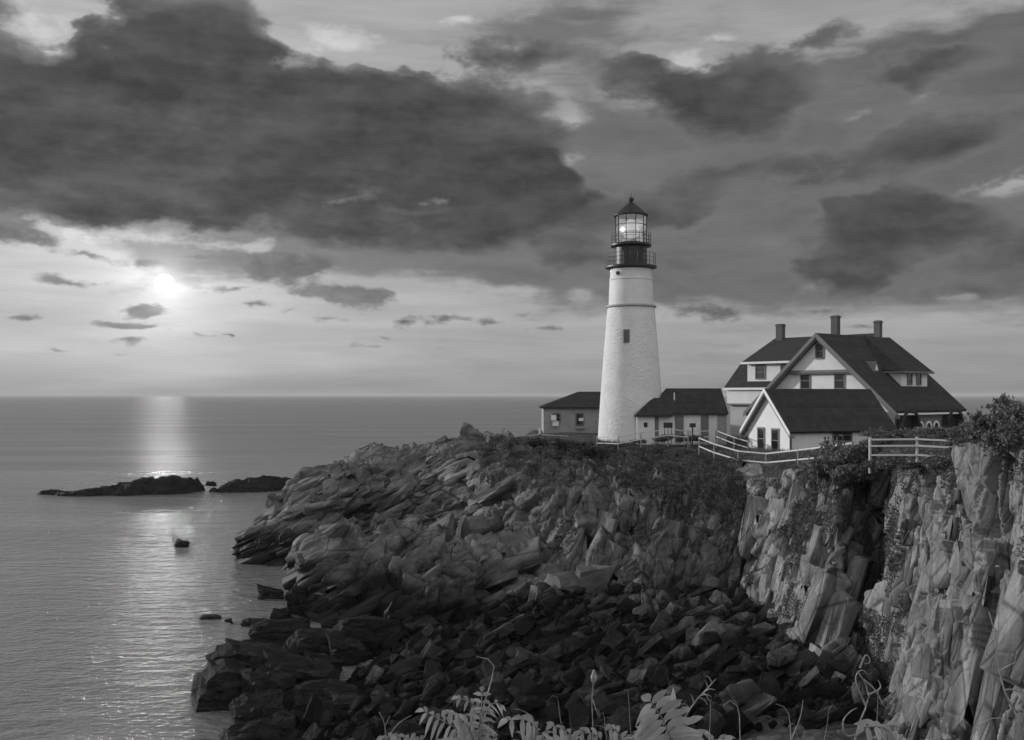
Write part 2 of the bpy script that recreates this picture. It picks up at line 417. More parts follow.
# ================================================================ angular rock pieces
def chip(seed, cuts=6, bevel=.025, jitter=.16):
    r = random.Random(seed)
    bm = bmesh.new(); bmesh.ops.create_cube(bm, size=1.0)
    for v in bm.verts:
        v.co += Vector([r.uniform(-jitter, jitter) for _ in range(3)])
    for k in range(cuts):
        d = Vector([r.choice((-1, 1)) * r.uniform(.25, 1) for _ in range(3)]); d[r.randrange(3)] *= r.uniform(0, .5); d.normalize()
        reach = max(v.co.dot(d) for v in bm.verts)
        geom = bm.verts[:] + bm.edges[:] + bm.faces[:]
        res = bmesh.ops.bisect_plane(bm, geom=geom, plane_co=d * reach * r.uniform(.66, .9), plane_no=d, clear_outer=True)
        ed = [e for e in res['geom_cut'] if isinstance(e, bmesh.types.BMEdge)]
        if ed:
            try: bmesh.ops.contextual_create(bm, geom=ed)
            except Exception: pass
    bmesh.ops.remove_doubles(bm, verts=bm.verts, dist=.01)
    ch = bmesh.ops.convex_hull(bm, input=bm.verts)
    bmesh.ops.delete(bm, geom=[e for e in ch['geom_interior'] + ch['geom_unused'] if isinstance(e, bmesh.types.BMVert) and e.is_valid], context='VERTS')
    bmesh.ops.dissolve_limit(bm, angle_limit=.06, verts=bm.verts, edges=bm.edges)
    if bevel:
        bmesh.ops.bevel(bm, geom=bm.edges[:] , offset=bevel, segments=1, affect='EDGES', clamp_overlap=True)
    bmesh.ops.triangulate(bm, faces=bm.faces)
    bmesh.ops.recalc_face_normals(bm, faces=bm.faces)
    bm.verts.index_update()
    V = np.array([v.co[:] for v in bm.verts]); F = np.array([[v.index for v in f.verts] for f in bm.faces])
    bm.free()
    V -= (V.max(0) + V.min(0)) / 2; V /= (V.max(0) - V.min(0))
    return V, F
CHIPS = [chip(100 + i, 4 + i % 5, .02) for i in range(28)]
SLABS = [chip(300 + i, 1 + i % 4, .012, .10) for i in range(28)]

def join_slabs(items, rs):
    """items: list of (centre, 3x3 axes as columns, dims) -> one vertex / triangle array"""
    VV, FF, k = [], [], 0
    for c, A, d in items:
        V, F = SLABS[rs.randrange(len(SLABS))]
        s = np.array([rs.choice((-1, 1)) for _ in range(3)])
        W_ = (V * d * s) @ A.T + c
        VV.append(W_); FF.append((F if s.prod() > 0 else F[:, ::-1]) + k); k += len(V)
    return np.concatenate(VV), np.concatenate(FF)

def frame_of(long, thin):
    a = np.array(long, float); a /= np.linalg.norm(a)
    c = np.array(thin, float); c -= a * a.dot(c); c /= np.linalg.norm(c)
    return np.stack([a, np.cross(c, a), c], 1)

def jitter_frame(A, amt, rs):
    e = Matrix.Rotation(rs.gauss(0, amt), 3, 'X') @ Matrix.Rotation(rs.gauss(0, amt), 3, 'Y') @ Matrix.Rotation(rs.gauss(0, amt), 3, 'Z')
    return np.array(e) @ A

def slab_field(P, N, count, axes_of, dims_of, rs, inset=.3, keep=None, top=None):
    """angular slabs bedded in a displaced sheet (S,T,3), sampled evenly by area"""
    a = np.linalg.norm(np.cross(np.gradient(P, axis=0), np.gradient(P, axis=1)), axis=2).ravel()
    cum = np.cumsum(a); cum /= cum[-1]
    items = []; Pf = P.reshape(-1, 3); Nf = N.reshape(-1, 3)
    for _ in range(count):
        i = int(np.searchsorted(cum, rs.random())); i = min(i, len(Pf) - 1)
        p, n = Pf[i], Nf[i]
        if keep and not keep(p): continue
        A = axes_of(p, n, rs); d = np.array(dims_of(p, rs))
        depth = np.abs(A.T @ n) @ d                                   # its reach along the surface normal
        c = p - n * depth * (inset * rs.uniform(.6, 1.15))
        if top and c[2] + np.abs(A[2]) @ d * .5 > top(c): continue
        items.append((c, A, d))
    return items
# ================================================================ rock, beach, plateau
rng = np.random.default_rng(11)
m_rock, g = new_mat('rock')
def euler_of(long, thin):
    return Matrix([list(r) for r in frame_of(long, thin)]).to_euler()
def rock_nodes(g, base, wet=True, rot=(0, 0, 0), size=(3, 2, 1), jw=.03, wob=.10):
    p = pos_of(g)
    big = g.noise(p, .22, 4, .55)
    wv = g.vm('ADD', p, g.scale(g.noise(p, .8, 4, .6, out='Color'), wob))
    T_ = lambda k, v=None: g.mapping(wv if v is None else v, rot=rot, scale=tuple(q * k for q in size), typ='TEXTURE')
    mid = g.noise(T_(1.0), 1.6, 8, .66)
    fine = g.noise(T_(.28), 1.6, 6, .72)
    speck = g.noise(p, 16.0, 3, .6)
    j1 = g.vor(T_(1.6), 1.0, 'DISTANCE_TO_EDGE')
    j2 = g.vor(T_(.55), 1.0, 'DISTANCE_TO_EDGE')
    tone = g.n('ShaderNodeRGBToBW', {'Color': g.vor(T_(.55), 1.0, 'F1', 'Color')}).outputs[0]
    c = g.m('MULTIPLY', g.mr(big, .3, .7, .72, 1.2, False), g.mr(mid, .28, .72, .60, 1.38, False))
    c = g.m('MULTIPLY', c, g.mr(fine, .3, .7, .75, 1.25, False))
    c = g.m('MULTIPLY', c, g.mr(speck, .3, .7, .85, 1.15, False))
    c = g.m('MULTIPLY', c, g.mr(tone, .2, .8, .75, 1.22, False))
    jn = g.m('MULTIPLY', g.mr(j1, .0, jw, .48, 1.0), g.mr(j2, .0, jw * 1.3, .68, 1.0))   # soil in the joints, with crevice shade put into the colour
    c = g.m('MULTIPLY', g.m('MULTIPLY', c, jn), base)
    rough = .85
    if wet:
        sx = g.n('ShaderNodeSeparateXYZ', {'Vector': p}).outputs
        zz = g.m('ADD', sx[2], g.m('MULTIPLY', g.m('SUBTRACT', big, .5), 3.0))
        zz = g.m('ADD', zz, g.mr(sx[0], -8, 4, -.6, 1.8, False))                            # the weed line sinks towards the head of the cove
        k = g.mr(zz, 2.2, 4.2)
        c = g.m('MULTIPLY', c, g.m('MULTIPLY_ADD', k, .82, .18))
        rough = g.mr(k, 0, 1, .6, .86, False)
    hgt = g.m('ADD', g.m('MULTIPLY', mid, .8), g.m('ADD', g.m('MULTIPLY', fine, .5), g.m('ADD', g.m('MULTIPLY', g.mr(j1, 0, .09), .5), g.m('MULTIPLY', g.mr(j2, 0, .09), .3))))
    hgt = g.m('ADD', hgt, g.m('MULTIPLY', tone, .3))
    return c, rough, hgt
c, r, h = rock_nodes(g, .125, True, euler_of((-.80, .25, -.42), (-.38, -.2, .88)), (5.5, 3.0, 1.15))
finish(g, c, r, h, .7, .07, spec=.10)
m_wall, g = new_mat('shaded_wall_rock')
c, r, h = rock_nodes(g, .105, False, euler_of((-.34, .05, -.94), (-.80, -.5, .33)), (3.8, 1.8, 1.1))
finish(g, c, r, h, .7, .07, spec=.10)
m_cliff, g = new_mat('cliff_rock')
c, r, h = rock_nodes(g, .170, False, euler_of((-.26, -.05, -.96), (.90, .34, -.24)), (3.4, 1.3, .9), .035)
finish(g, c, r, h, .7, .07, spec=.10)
m_boulder, g = new_mat('boulder_rock')
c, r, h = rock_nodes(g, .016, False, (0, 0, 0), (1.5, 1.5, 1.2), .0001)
sx = g.n('ShaderNodeSeparateXYZ', {'Vector': pos_of(g)}).outputs                 # stones above the tide are dry; sunlit faces also put into the paler colour
dry_lit = g.mr(g.m('ADD', sx[2], g.m('MULTIPLY', g.noise(pos_of(g), .3, 3), 1.6)), 3.3, 4.8, 1.0, 3.8)
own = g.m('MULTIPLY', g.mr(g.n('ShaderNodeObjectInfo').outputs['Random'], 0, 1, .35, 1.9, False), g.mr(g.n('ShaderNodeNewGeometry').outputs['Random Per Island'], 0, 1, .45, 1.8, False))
finish(g, g.m('MULTIPLY', g.m('MULTIPLY', c, own), dry_lit), .75, h, .9, .12, spec=.06)
m_wet, g = new_mat('weed_covered_rock')
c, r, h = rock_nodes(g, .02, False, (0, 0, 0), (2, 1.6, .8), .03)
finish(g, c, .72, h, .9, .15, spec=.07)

# ---- heights of the plateau
PL = np.array([(12, 100, 12.2), (3, 112, 12.3), (10, 118, 12.3), (18, 107, 12.1), (31, 99, 11.8), (25, 114, 11.6), (46, 103, 12.6), (24, 85, 11.5), (31, 92, 11.9), (35, 88, 12.6),
  (20.5, 79, 10.9), (17, 82, 10.9), (24, 70, 12.4), (30, 62, 13.4), (22, 56, 13.2), (20, 47, 13.5), (25, 44, 13.9), (34, 46, 14.6), (21, 38, 14.6), (40, 40, 14.9), (60, 80, 13.2), (60, 120, 12),
  (21, 26, 15), (8, 5, 14.9), (0, 0, 14.9), (-6, -6, 14.9), (14, 92, 11.3), (10, 95, 11.7), (6, 100, 11.9), (0, 104, 12.0), (40, 70, 13.6), (17, 74, 10.1), (18.3, 70, 10.5), (20, 65, 11.6)], float)
def plateau_z(x, y):
    x = np.asarray(x, float); y = np.asarray(y, float); sh = x.shape; x = x.ravel(); y = y.ravel()
    d2 = (x[:, None] - PL[None, :, 0]) ** 2 + (y[:, None] - PL[None, :, 1]) ** 2
    w = 1 / (d2 + 2.0) ** 2
    z = (w * PL[None, :, 2]).sum(1) / w.sum(1)
    return z.reshape(sh)
def gz(x, y): return float(plateau_z(np.array([x]), np.array([y]))[0])

def catmull(P, t):
    """P (n,3), t in 0..n-1"""
    n = len(P); i = np.clip(np.floor(t).astype(int), 0, n - 2); f = (t - i)[:, None]
    p0 = P[np.clip(i - 1, 0, n - 1)]; p1 = P[i]; p2 = P[i + 1]; p3 = P[np.clip(i + 2, 0, n - 1)]
    a = .6 * (p2 - p0); b = .6 * (p3 - p1)
    f2 = f * f; f3 = f2 * f
    return (2 * f3 - 3 * f2 + 1) * p1 + (f3 - 2 * f2 + f) * a + (-2 * f3 + 3 * f2) * p2 + (f3 - f2) * b

def resample(P, n):
    t = np.linspace(0, len(P) - 1, 60 * len(P)); Q = catmull(P, t)
    L = np.concatenate([[0], np.cumsum(np.linalg.norm(np.diff(Q, axis=0), axis=1))])
    u = np.linspace(0, L[-1], n)
    return np.stack([np.interp(u, L, Q[:, k]) for k in range(3)], 1)

def sheet_grid(columns, res):
    """columns: (nc, K, 3) -> dense grid (S, T, 3) with about res metres between points"""
    C = np.array(columns, float); nc, K, _ = C.shape
    mid = C[:, K // 2]; seg = np.maximum(np.linalg.norm(np.diff(C[:, 2], axis=0), axis=1), np.linalg.norm(np.diff(mid, axis=0), axis=1))
    L = np.concatenate([[0], np.cumsum(seg)]); S = int(L[-1] / res)
    t = np.interp(np.linspace(0, L[-1], S), L, np.arange(nc))
    rows = np.stack([catmull(C[:, k], t) for k in range(K)], 1)           # (S, K, 3)
    ln = np.mean(np.linalg.norm(np.diff(rows, axis=1), axis=2), axis=0)
    T = int(ln.sum() / res)
    tt = np.interp(np.linspace(0, ln.sum(), T), np.concatenate([[0], np.cumsum(ln)]), np.arange(K))
    i = np.clip(np.floor(tt).astype(int), 0, K - 2); f = (tt - i)[None, :, None]
    out = rows[:, i] * (1 - f) + rows[:, i + 1] * f
    for _ in range(max(1, int(.5 / res))):                                # ease the creases between rows
        out[:, 1:-1] = .25 * out[:, :-2] + .5 * out[:, 1:-1] + .25 * out[:, 2:]
    return out

def normals(Gd):
    a = np.gradient(Gd, axis=0); b = np.gradient(Gd, axis=1)
    n = np.cross(a, b); n /= np.linalg.norm(n, axis=2, keepdims=True) + 1e-9
    return n

def grid_faces(S, T):
    i = np.arange(S - 1)[:, None] * T + np.arange(T - 1)[None, :]
    return np.stack([i, i + T, i + T + 1, i + 1], -1).reshape(-1, 4)

SHEETS = {}
def rock_sheet(name, columns, res, disp, mat, fade=None, slabs=None, cap=None):
    Gd = sheet_grid(columns, res); S, T, _ = Gd.shape
    N = normals(Gd)
    if (N[S // 2, T // 3] @ np.array([0, -1, .3])) < 0: N = -N
    for _ in range(4):
        N[1:-1] = (N[:-2] + N[1:-1] + N[2:]) / 3; N[:, 1:-1] = (N[:, :-2] + N[:, 1:-1] + N[:, 2:]) / 3
    N /= np.linalg.norm(N, axis=2, keepdims=True) + 1e-9
    P = Gd.reshape(-1, 3); d = disp(P)
    if fade is not None: d = d * fade(P)
    P = P + N.reshape(-1, 3) * d[:, None]
    if cap:
        k = P[:, 0] > cap
        P[k, 2] = np.minimum(P[k, 2], plateau_z(P[k, 0], P[k, 1]) + .12)
    SHEETS[name] = (P.reshape(S, T, 3), N)
    F = grid_faces(S, T)
    a, b, c2 = P[F[0, 0]], P[F[0, 1]], P[F[0, 2]]
    if np.dot(np.cross(b - a, c2 - a), N.reshape(-1, 3)[F[0, 0]]) < 0: F = F[:, ::-1]
    if slabs:
        items = []
        for sp in slabs: items += slab_field(P.reshape(S, T, 3), N, *sp)
        BV, BF = join_slabs(items, random.Random(5))
        F = np.concatenate([F[:, [0, 1, 2]], F[:, [0, 2, 3]], BF + len(P)]); P = np.concatenate([P, BV])
    me = mesh_from(name, P, F, mat)
    if isinstance(mat, (list, tuple)):
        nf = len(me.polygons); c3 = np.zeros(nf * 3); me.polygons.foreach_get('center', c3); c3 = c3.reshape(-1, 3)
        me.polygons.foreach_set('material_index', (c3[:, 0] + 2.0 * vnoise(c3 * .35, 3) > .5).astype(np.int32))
    o = link(name, me); tag(o, kind='structure')
    return o

# columns of the headland ridge: foot, middle, crest (photo point and distance), then the far side
HEAD = [  # foot            middle           shoulder        crest
 [(240, 556, 101), (241, 545, 101.6), (243, 536, 102.3), (247, 530, 104)],
 [(247, 564, 98), (246, 550, 98.6), (248, 534, 99.3), (262, 525, 102)],
 [(275, 566, 96), (275, 548, 97), (276, 526, 98.5), (284, 504, 102)],
 [(304, 572, 93.5), (304, 545, 96), (303, 505, 98), (300, 481, 102)],
 [(325, 562, 93.5), (325, 540, 96.5), (326, 497, 98), (327, 466, 102)],
 [(350, 552, 94), (352, 530, 98), (350, 492, 98), (350, 465, 103)],
 [(385, 548, 93.5), (388, 528, 97.5), (382, 490, 97), (374, 450, 103)],
 [(425, 545, 91.5), (428, 525, 95), (426, 484, 95), (420, 455, 102)],
 [(465, 550, 86), (468, 520, 89), (466, 470, 92), (455, 437, 101)],
 [(500, 565, 79.5), (503, 525, 82.5), (503, 475, 86), (500, 443, 100)],
 [(545, 585, 73.5), (550, 545, 75.5), (553, 487, 78.5), (556, 452, 95)],
 [(590, 596, 70.5), (597, 555, 72), (602, 495, 75), (612, 455, 92)],
 [(640, 602, 68.5), (648, 560, 69.7), (655, 500, 72.5), (660, 455, 89)],
 [(695, 604, 67.2), (700, 560, 68.2), (705, 500, 71), (706, 460, 85)],
 [(738, 606, 66), (741, 560, 67.2), (744, 505, 70), (742, 470, 80)],
]
CLIFF = [
 [(735, 606, 69), (738, 565, 71), (740, 520, 75), (741, 476, 80)],
 [(752, 614, 64), (752, 570, 66), (752, 520, 69), (750, 484, 73)],
 [(775, 630, 60), (776, 580, 62), (776, 525, 65), (772, 482, 69)],
 [(805, 650, 55), (812, 590, 57), (815, 525, 60), (812, 470, 64)],
 [(826, 664, 52), (832, 600, 53), (836, 525, 54.5), (838, 460, 56.5)],
 [(850, 684, 51.5), (852, 610, 55), (852, 530, 57), (852, 460, 58.5)],
 [(884, 688, 50.5), (902, 610, 55.5), (908, 530, 57), (910, 460, 58.5)],
 [(890, 702, 46.5), (896, 610, 48), (900, 530, 49), (905, 474, 50.5)],
 [(912, 716, 42.5), (922, 612, 44.5), (925, 530, 45.5), (926, 474, 46.5)],
 [(940, 740, 39), (952, 620, 41), (955, 530, 42), (956, 464, 43)],
 [(968, 765, 37), (975, 640, 38.6), (978, 530, 39.6), (980, 446, 40.6)],
 [(1000, 790, 35), (1005, 660, 36.5), (1008, 530, 37.5), (1010, 438, 38.4)],
 [(1045, 820, 33), (1050, 680, 34.5), (1052, 540, 35.5), (1054, 428, 36.4)],
 [(1120, 870, 31), (1124, 700, 32), (1126, 560, 33), (1128, 425, 34)],
 [(1230, 950, 27), (1234, 760, 28), (1236, 580, 29), (1238, 430, 30)],
]
EDGE = [at(*r[3])[:2] for r in HEAD[8:]] + [at(*r[3])[:2] for r in CLIFF[1:]]
LAND = [(-6, 124), (-6, 106), (-5, 103)] + [(x + .8, y + 2.0) for x, y in EDGE[:6]] + [(x + 1.4, y + .6) for x, y in EDGE[6:]] + [(27, 26), (22, 14), (10, 6), (0, 4.2), (-8, 3), (-14, -4), (-20, -30), (95, -30), (95, 128)]
def inside(x, y, poly):
    c = np.zeros(x.shape, bool); n = len(poly); j = n - 1
    for i in range(n):
        xi, yi = poly[i]; xj, yj = poly[j]
        w = ((yi > y) != (yj > y)) & (x < (xj - xi) * (y - yi) / (yj - yi + 1e-12) + xi)
        c ^= w; j = i
    return c
def head_cols():
    out = []
    for k, r in enumerate(HEAD):
        p = [np.array(at(*q)) for q in r]
        under = p[0] + np.array([-.5 if k > 1 else -1.5, -3.0, -3.2])
        c = p[3]
        if k <= 7:
            b1 = c + np.array([-.5, 4, -1.0]); b2 = c + np.array([-1.0, 11, -4 - c[2] * .25]); b3 = np.array([c[0] + 1, 122, -2.5])
        else:
            b1 = c + np.array([.8, 2.0, 0]); b1[2] = gz(b1[0], b1[1]) + .02
            b2 = c + np.array([1.5, 5.0, 0]); b2[2] = gz(b2[0], b2[1]) - .5
            b3 = c + np.array([2.0, 8.0, 0]); b3[2] = gz(b3[0], b3[1]) - 2.0
        out.append([under] + p + [b1, b2, b3])
    return out
B1 = basis((-.80, .25, -.42), (-.38, -.2, .88), 6.0, 3.4, 1.8)
B2 = basis((-.80, .25, -.42), (-.38, -.2, .88), 3.0, 1.7, .9)
B3 = basis((-.80, .25, -.42), (-.38, -.2, .88), .95, .6, .34)
V1 = basis((-.34, .05, -.94), (-.93, -.1, .33), 5.0, 2.4, 1.7)
V2 = basis((-.34, .05, -.94), (-.93, -.1, .33), 2.0, 1.1, .75)
def head_disp(P):
    k = np.clip((P[:, 0] - (-1)) / 6.0, 0, 1)                        # the bedding turns upright towards the cove
    d = (1 - k) * (1.5 * blocks(P, B1, 3, .95, .45, .07) + .42 * blocks(P, B2, 8, .8, .5, .10)) + k * (1.15 * blocks(P, V1, 4, .9, .5, .07) + .45 * blocks(P, V2, 9, .8, .5, .10))
    return d + .09 * blocks(P, B3, 21, .6, .5, .12) + .03 * fbm(P * 1.4, 3, 5) + .5 * fbm(P * .12, 2, 77)
def on_land(P): return np.where(inside(P[:, 0], P[:, 1], LAND), .15, 1.0)
HA = frame_of((-.80, .25, -.42), (-.38, -.2, .88)); VA = frame_of((-.30, .05, -.95), (-.80, -.5, .33))
def head_axes(p, n, rs):
    k = min(1, max(0, (p[0] + 1) / 6)) 
    return jitter_frame(VA if rs.random() < k else HA, .055, rs)
def head_dims(lo, hi):
    def f(p, rs):
        s = lo * (hi / lo) ** (rs.random() ** 1.6)
        return (s * rs.uniform(1.8, 4.2), s * rs.uniform(.9, 1.7), s * rs.uniform(.42, .75))
    return f
R_ = random.Random(3)
def head_top(c): return 99 if c[0] < -6 else gz(c[0], c[1]) - (.2 if c[1] > 84 else .8)
def cliff_top(c): return gz(c[0], c[1]) - .5
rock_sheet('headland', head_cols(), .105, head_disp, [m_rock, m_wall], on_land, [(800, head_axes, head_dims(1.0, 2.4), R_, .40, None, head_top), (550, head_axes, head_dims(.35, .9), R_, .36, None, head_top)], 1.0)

FRONT = [
 [(298, 596, 82), (300, 585, 82.5), (303, 570, 83), (308, 556, 84)],
 [(303, 622, 74), (303, 600, 75), (304, 572, 76.5), (311, 550, 79)],
 [(335, 628, 72), (334, 598, 73), (333, 565, 75), (335, 543, 78.5)],
 [(380, 634, 70), (378, 600, 71.5), (374, 566, 75), (376, 545, 78)],
 [(402, 636, 69.5), (402, 598, 71.5), (396, 555, 76), (393, 527, 80)],
 [(430, 638, 69), (430, 600, 71), (428, 565, 75), (428, 537, 80)],
 [(470, 634, 69), (474, 600, 71), (474, 570, 74), (472, 550, 78)],
 [(510, 626, 69), (514, 598, 71), (516, 578, 73), (514, 560, 76)],
 [(560, 614, 70), (562, 598, 71), (562, 586, 72), (562, 575, 74)],
]
def front_cols():
    out = []
    for r in FRONT:
        p = [np.array(at(*q)) for q in r]; c = p[3]
        out.append([p[0] + np.array([-.5, -2.5, -2.6])] + p + [c + np.array([.3, 3, -.5]), c + np.array([.8, 7, -2.5]), c + np.array([1, 10, -5])])
    return out
def front_disp(P):
    return 1.4 * blocks(P, B1 * 1.05, 31, .9, .5, .07) + .5 * blocks(P, B2, 38, .8, .5, .1) + .07 * blocks(P, B3, 41, .6, .3, .1) + .05 * fbm(P * 1.4, 3, 6)
rock_sheet('shore_ledge', front_cols(), .095, front_disp, m_rock, None, [(200, head_axes, head_dims(1.2, 2.6), R_, .38), (160, head_axes, head_dims(.35, .9), R_, .36)])

def cliff_cols():
    out = []
    for k, r in enumerate(CLIFF):
        p = [np.array(at(*q)) for q in r]; c = p[3]
        inl = np.array([1.0, .12, 0]) if k > 3 else np.array([.75, .65, 0])
        b1 = c + inl * 1.6; b1[2] = gz(b1[0], b1[1]) + .03
        b2 = c + inl * 5; b2[2] = gz(b2[0], b2[1]) - .35
        b3 = c + inl * 8; b3[2] = gz(b3[0], b3[1]) - 1.5
        out.append([p[0] + np.array([-2.2, -.6, -2.2])] + p + [b1, b2, b3])
    return out
L = (-.26, -.05, -.96)
C1 = basis(L, (-.1, .98, 0.1), 4.6, 2.4, 1.7)
C2 = basis(L, (-.2, .97, .15), 2.0, 1.1, .75)
C3 = basis(L, (.15, .98, -.1), .8, .45, .28)
def cliff_disp(P):
    d = 1.0 * blocks(P, C1, 51, .7, .35, .06) + .35 * blocks(P, C2, 58, .7, .35, .08) + .07 * blocks(P, C3, 61, .6, .4, .1)
    return d + .03 * fbm(P * 2.0, 3, 7) + .5 * fbm(P * .15, 2, 71)
CA = frame_of((-.26, -.05, -.96), (.90, .34, -.24)); CB = frame_of((-.26, -.05, -.96), (-.12, .98, .1))
def cliff_keep(p): return p[2] < plateau_z(np.array([p[0]]), np.array([p[1]]))[0] - 1.9
def cliff_axes(p, n, rs): return jitter_frame(CA if rs.random() < .75 else CB, .075, rs)
def cliff_dims(lo, hi):
    def f(p, rs):
        s = lo * (hi / lo) ** (rs.random() ** 1.5)
        return (s * rs.uniform(2.2, 4.6), s * rs.uniform(.9, 1.8), s * rs.uniform(.45, .95))
    return f
rock_sheet('cliff', cliff_cols(), .072, cliff_disp, m_cliff, on_land, [(560, cliff_axes, cliff_dims(.6, 1.8), R_, .38, None, cliff_top), (1000, cliff_axes, cliff_dims(.2, .55), R_, .36, None, cliff_top)], 1.0)

# ---- beach under the boulders
BP = [(-14, 48, -1.0), (-12.5, 56, -.8), (-9, 52, .2), (-10.5, 60, -.3), (-14, 66, -1.0), (-16, 75, -1.2), (-12, 70, -.3), (-6, 66, .7), (-8, 72, .3), (0, 64, 1.4), (-5, 56, 1.1), (-6, 47, .7), (-9, 45, .2),
      (0, 48, 1.5), (3, 55, 1.8), (3, 68, 2.6), (8, 66, 2.9), (14, 64, 3.0), (14, 55, 2.7), (16, 46, 2.7), (15, 40, 2.6), (6, 40, 2.0), (0, 40, 1.4), (-8, 40, .3), (-13, 40, -.8), (10, 48, 2.3), (-20, 60, -1.6), (-24, 72, -2)]
BPa = np.array(BP, float)
def beach_z(x, y):
    x = np.asarray(x, float).ravel(); y = np.asarray(y, float).ravel()
    d2 = (x[:, None] - BPa[None, :, 0]) ** 2 + (y[:, None] - BPa[None, :, 1]) ** 2
    w = 1 / (d2 + 1.0) ** 1.6
    return (w * BPa[None, :, 2]).sum(1) / w.sum(1)
xs = np.arange(-26, 24, .3); ys = np.arange(30, 84, .3)
X, Y = np.meshgrid(xs, ys, indexing='ij')
Z = beach_z(X, Y).reshape(X.shape)
P = np.stack([X.ravel(), Y.ravel(), Z.ravel()], 1)
P[:, 2] += .18 * blocks(P, np.eye(3) / .9, 91, .8, .4, .15)
m_beach, g = new_mat('beach_shingle')
c, r, h = rock_nodes(g, .06, True)
finish(g, c, r, h, .9, .2, spec=.3)
tag(link('beach', mesh_from('beach', P, grid_faces(len(xs), len(ys)), m_beach)), kind='structure')

# ---- grassy plateau
st = .5
xs = np.arange(-22, 96, st); ys = np.arange(-31, 129, st)
X, Y = np.meshgrid(xs, ys, indexing='ij')
Z = plateau_z(X, Y) + .10 * fbm(np.stack([X.ravel() * .35, Y.ravel() * .35, X.ravel() * 0], 1), 3, 14).reshape(X.shape)
Z -= np.clip(2.5 - X, 0, 20) * np.clip((Y - 98) / 4, 0, 1) * .55
Z -= np.clip(Y - 120, 0, 9) * 1.7 + np.clip(X - 86, 0, 9) * 1.7
P = np.stack([X.ravel(), Y.ravel(), Z.ravel()], 1)
F = grid_faces(len(xs), len(ys))
cx = P[F][:, :, 0].mean(1); cy = P[F][:, :, 1].mean(1)
F = F[inside(cx, cy, LAND)]
used = np.unique(F); remap = np.full(len(P), -1); remap[used] = np.arange(len(used))
m_turf, g = new_mat('turf')
p = pos_of(g)
c = g.m('MULTIPLY', g.mr(g.noise(p, .4, 5, .6), .3, .7, .04, .085, False), g.mr(g.noise(p, 6, 5, .7), .3, .7, .6, 1.4, False))
finish(g, c, .9, g.noise(p, 9, 6, .7), 1.0, .15, spec=.1)
tag(link('ground', mesh_from('ground', P[used], remap[F], m_turf, True)), kind='structure')
# the slope in front of the photographer's feet
SL = [(-14, -4), (-8, 3), (0, 4.2), (10, 6), (22, 14), (27, 26)]
cols = []
for i, (x, y) in enumerate(SL):
    nx = [(-1, .3), (-.6, .9), (-.1, 1), (-.4, 1), (-.8, .7), (-1, .2)][i]
    p0 = np.array([x - nx[0] * 2.5, y - nx[1] * 2.5, gz(x, y) - .2])
    cols.append([p0, np.array([x, y, gz(x, y) - .15]), np.array([x + nx[0] * 2, y + nx[1] * 2, 13.2]), np.array([x + nx[0] * 4, y + nx[1] * 4, 10.5]), np.array([x + nx[0] * 7, y + nx[1] * 7, 5]), np.array([x + nx[0] * 10, y + nx[1] * 10, -1])])
rock_sheet('foreground_slope', cols, .35, lambda P: .25 * fbm(P * .8, 3, 40) - .1, m_turf)
# ================================================================ boulders, each one a thing
rs = random.Random(77)
def rock_mesh(name, seed, big=False, mat=None, rough=.05, cuts=6):
    V, F = chip(seed, cuts, .065, .18)
    bm = bmesh.new()
    vs_ = [bm.verts.new(v) for v in V]
    for f in F:
        try: bm.faces.new([vs_[i] for i in f])
        except ValueError: pass
    bmesh.ops.subdivide_edges(bm, edges=bm.edges[:], cuts=5 if big else 3, use_grid_fill=True)
    bmesh.ops.triangulate(bm, faces=bm.faces)
    me = bpy.data.meshes.new(name); bm.to_mesh(me); bm.free()
    n = len(me.vertices); co = np.zeros(n * 3); me.vertices.foreach_get('co', co); co = co.reshape(-1, 3)
    d = rough * (fbm(co * 3.2 + seed, 4, seed) + (1.2 * blocks(co * 1.0, np.eye(3) / (.30 if big else .5), seed, .7, .2, .1) if big else 0))
    r = np.linalg.norm(co, axis=1, keepdims=True) + 1e-6
    co = co * (1 + d[:, None] / np.maximum(r, .25))
    me.vertices.foreach_set('co', co.astype(np.float32).ravel()); me.materials.append(mat or m_boulder); me.update()
    return me
BOULDERS = [rock_mesh('boulder', 500 + i, False, m_boulder, .075, 3 + i % 5) for i in range(22)]
WETS = [rock_mesh('wet_boulder', 540 + i, True, m_wet, .06, 4 + i % 3) for i in range(8)]

# stones that stand in the sea and on the shore, placed one by one: px, py of the middle of the foot, distance, width, height, depth, tilt, label
def place_rock(name, px, py, Y, w, h, d, yaw, pitch, label, cat='rock', group=None, k=0, mesh=None, sink=.35):
    x, y, z = at(px, py, Y)
    o = link(name, mesh or WETS[k % len(WETS)], None, (x, y, z + h * (.5 - sink)), (pitch, .1, yaw), (w, d, h))
    return tag(o, label, cat, group)
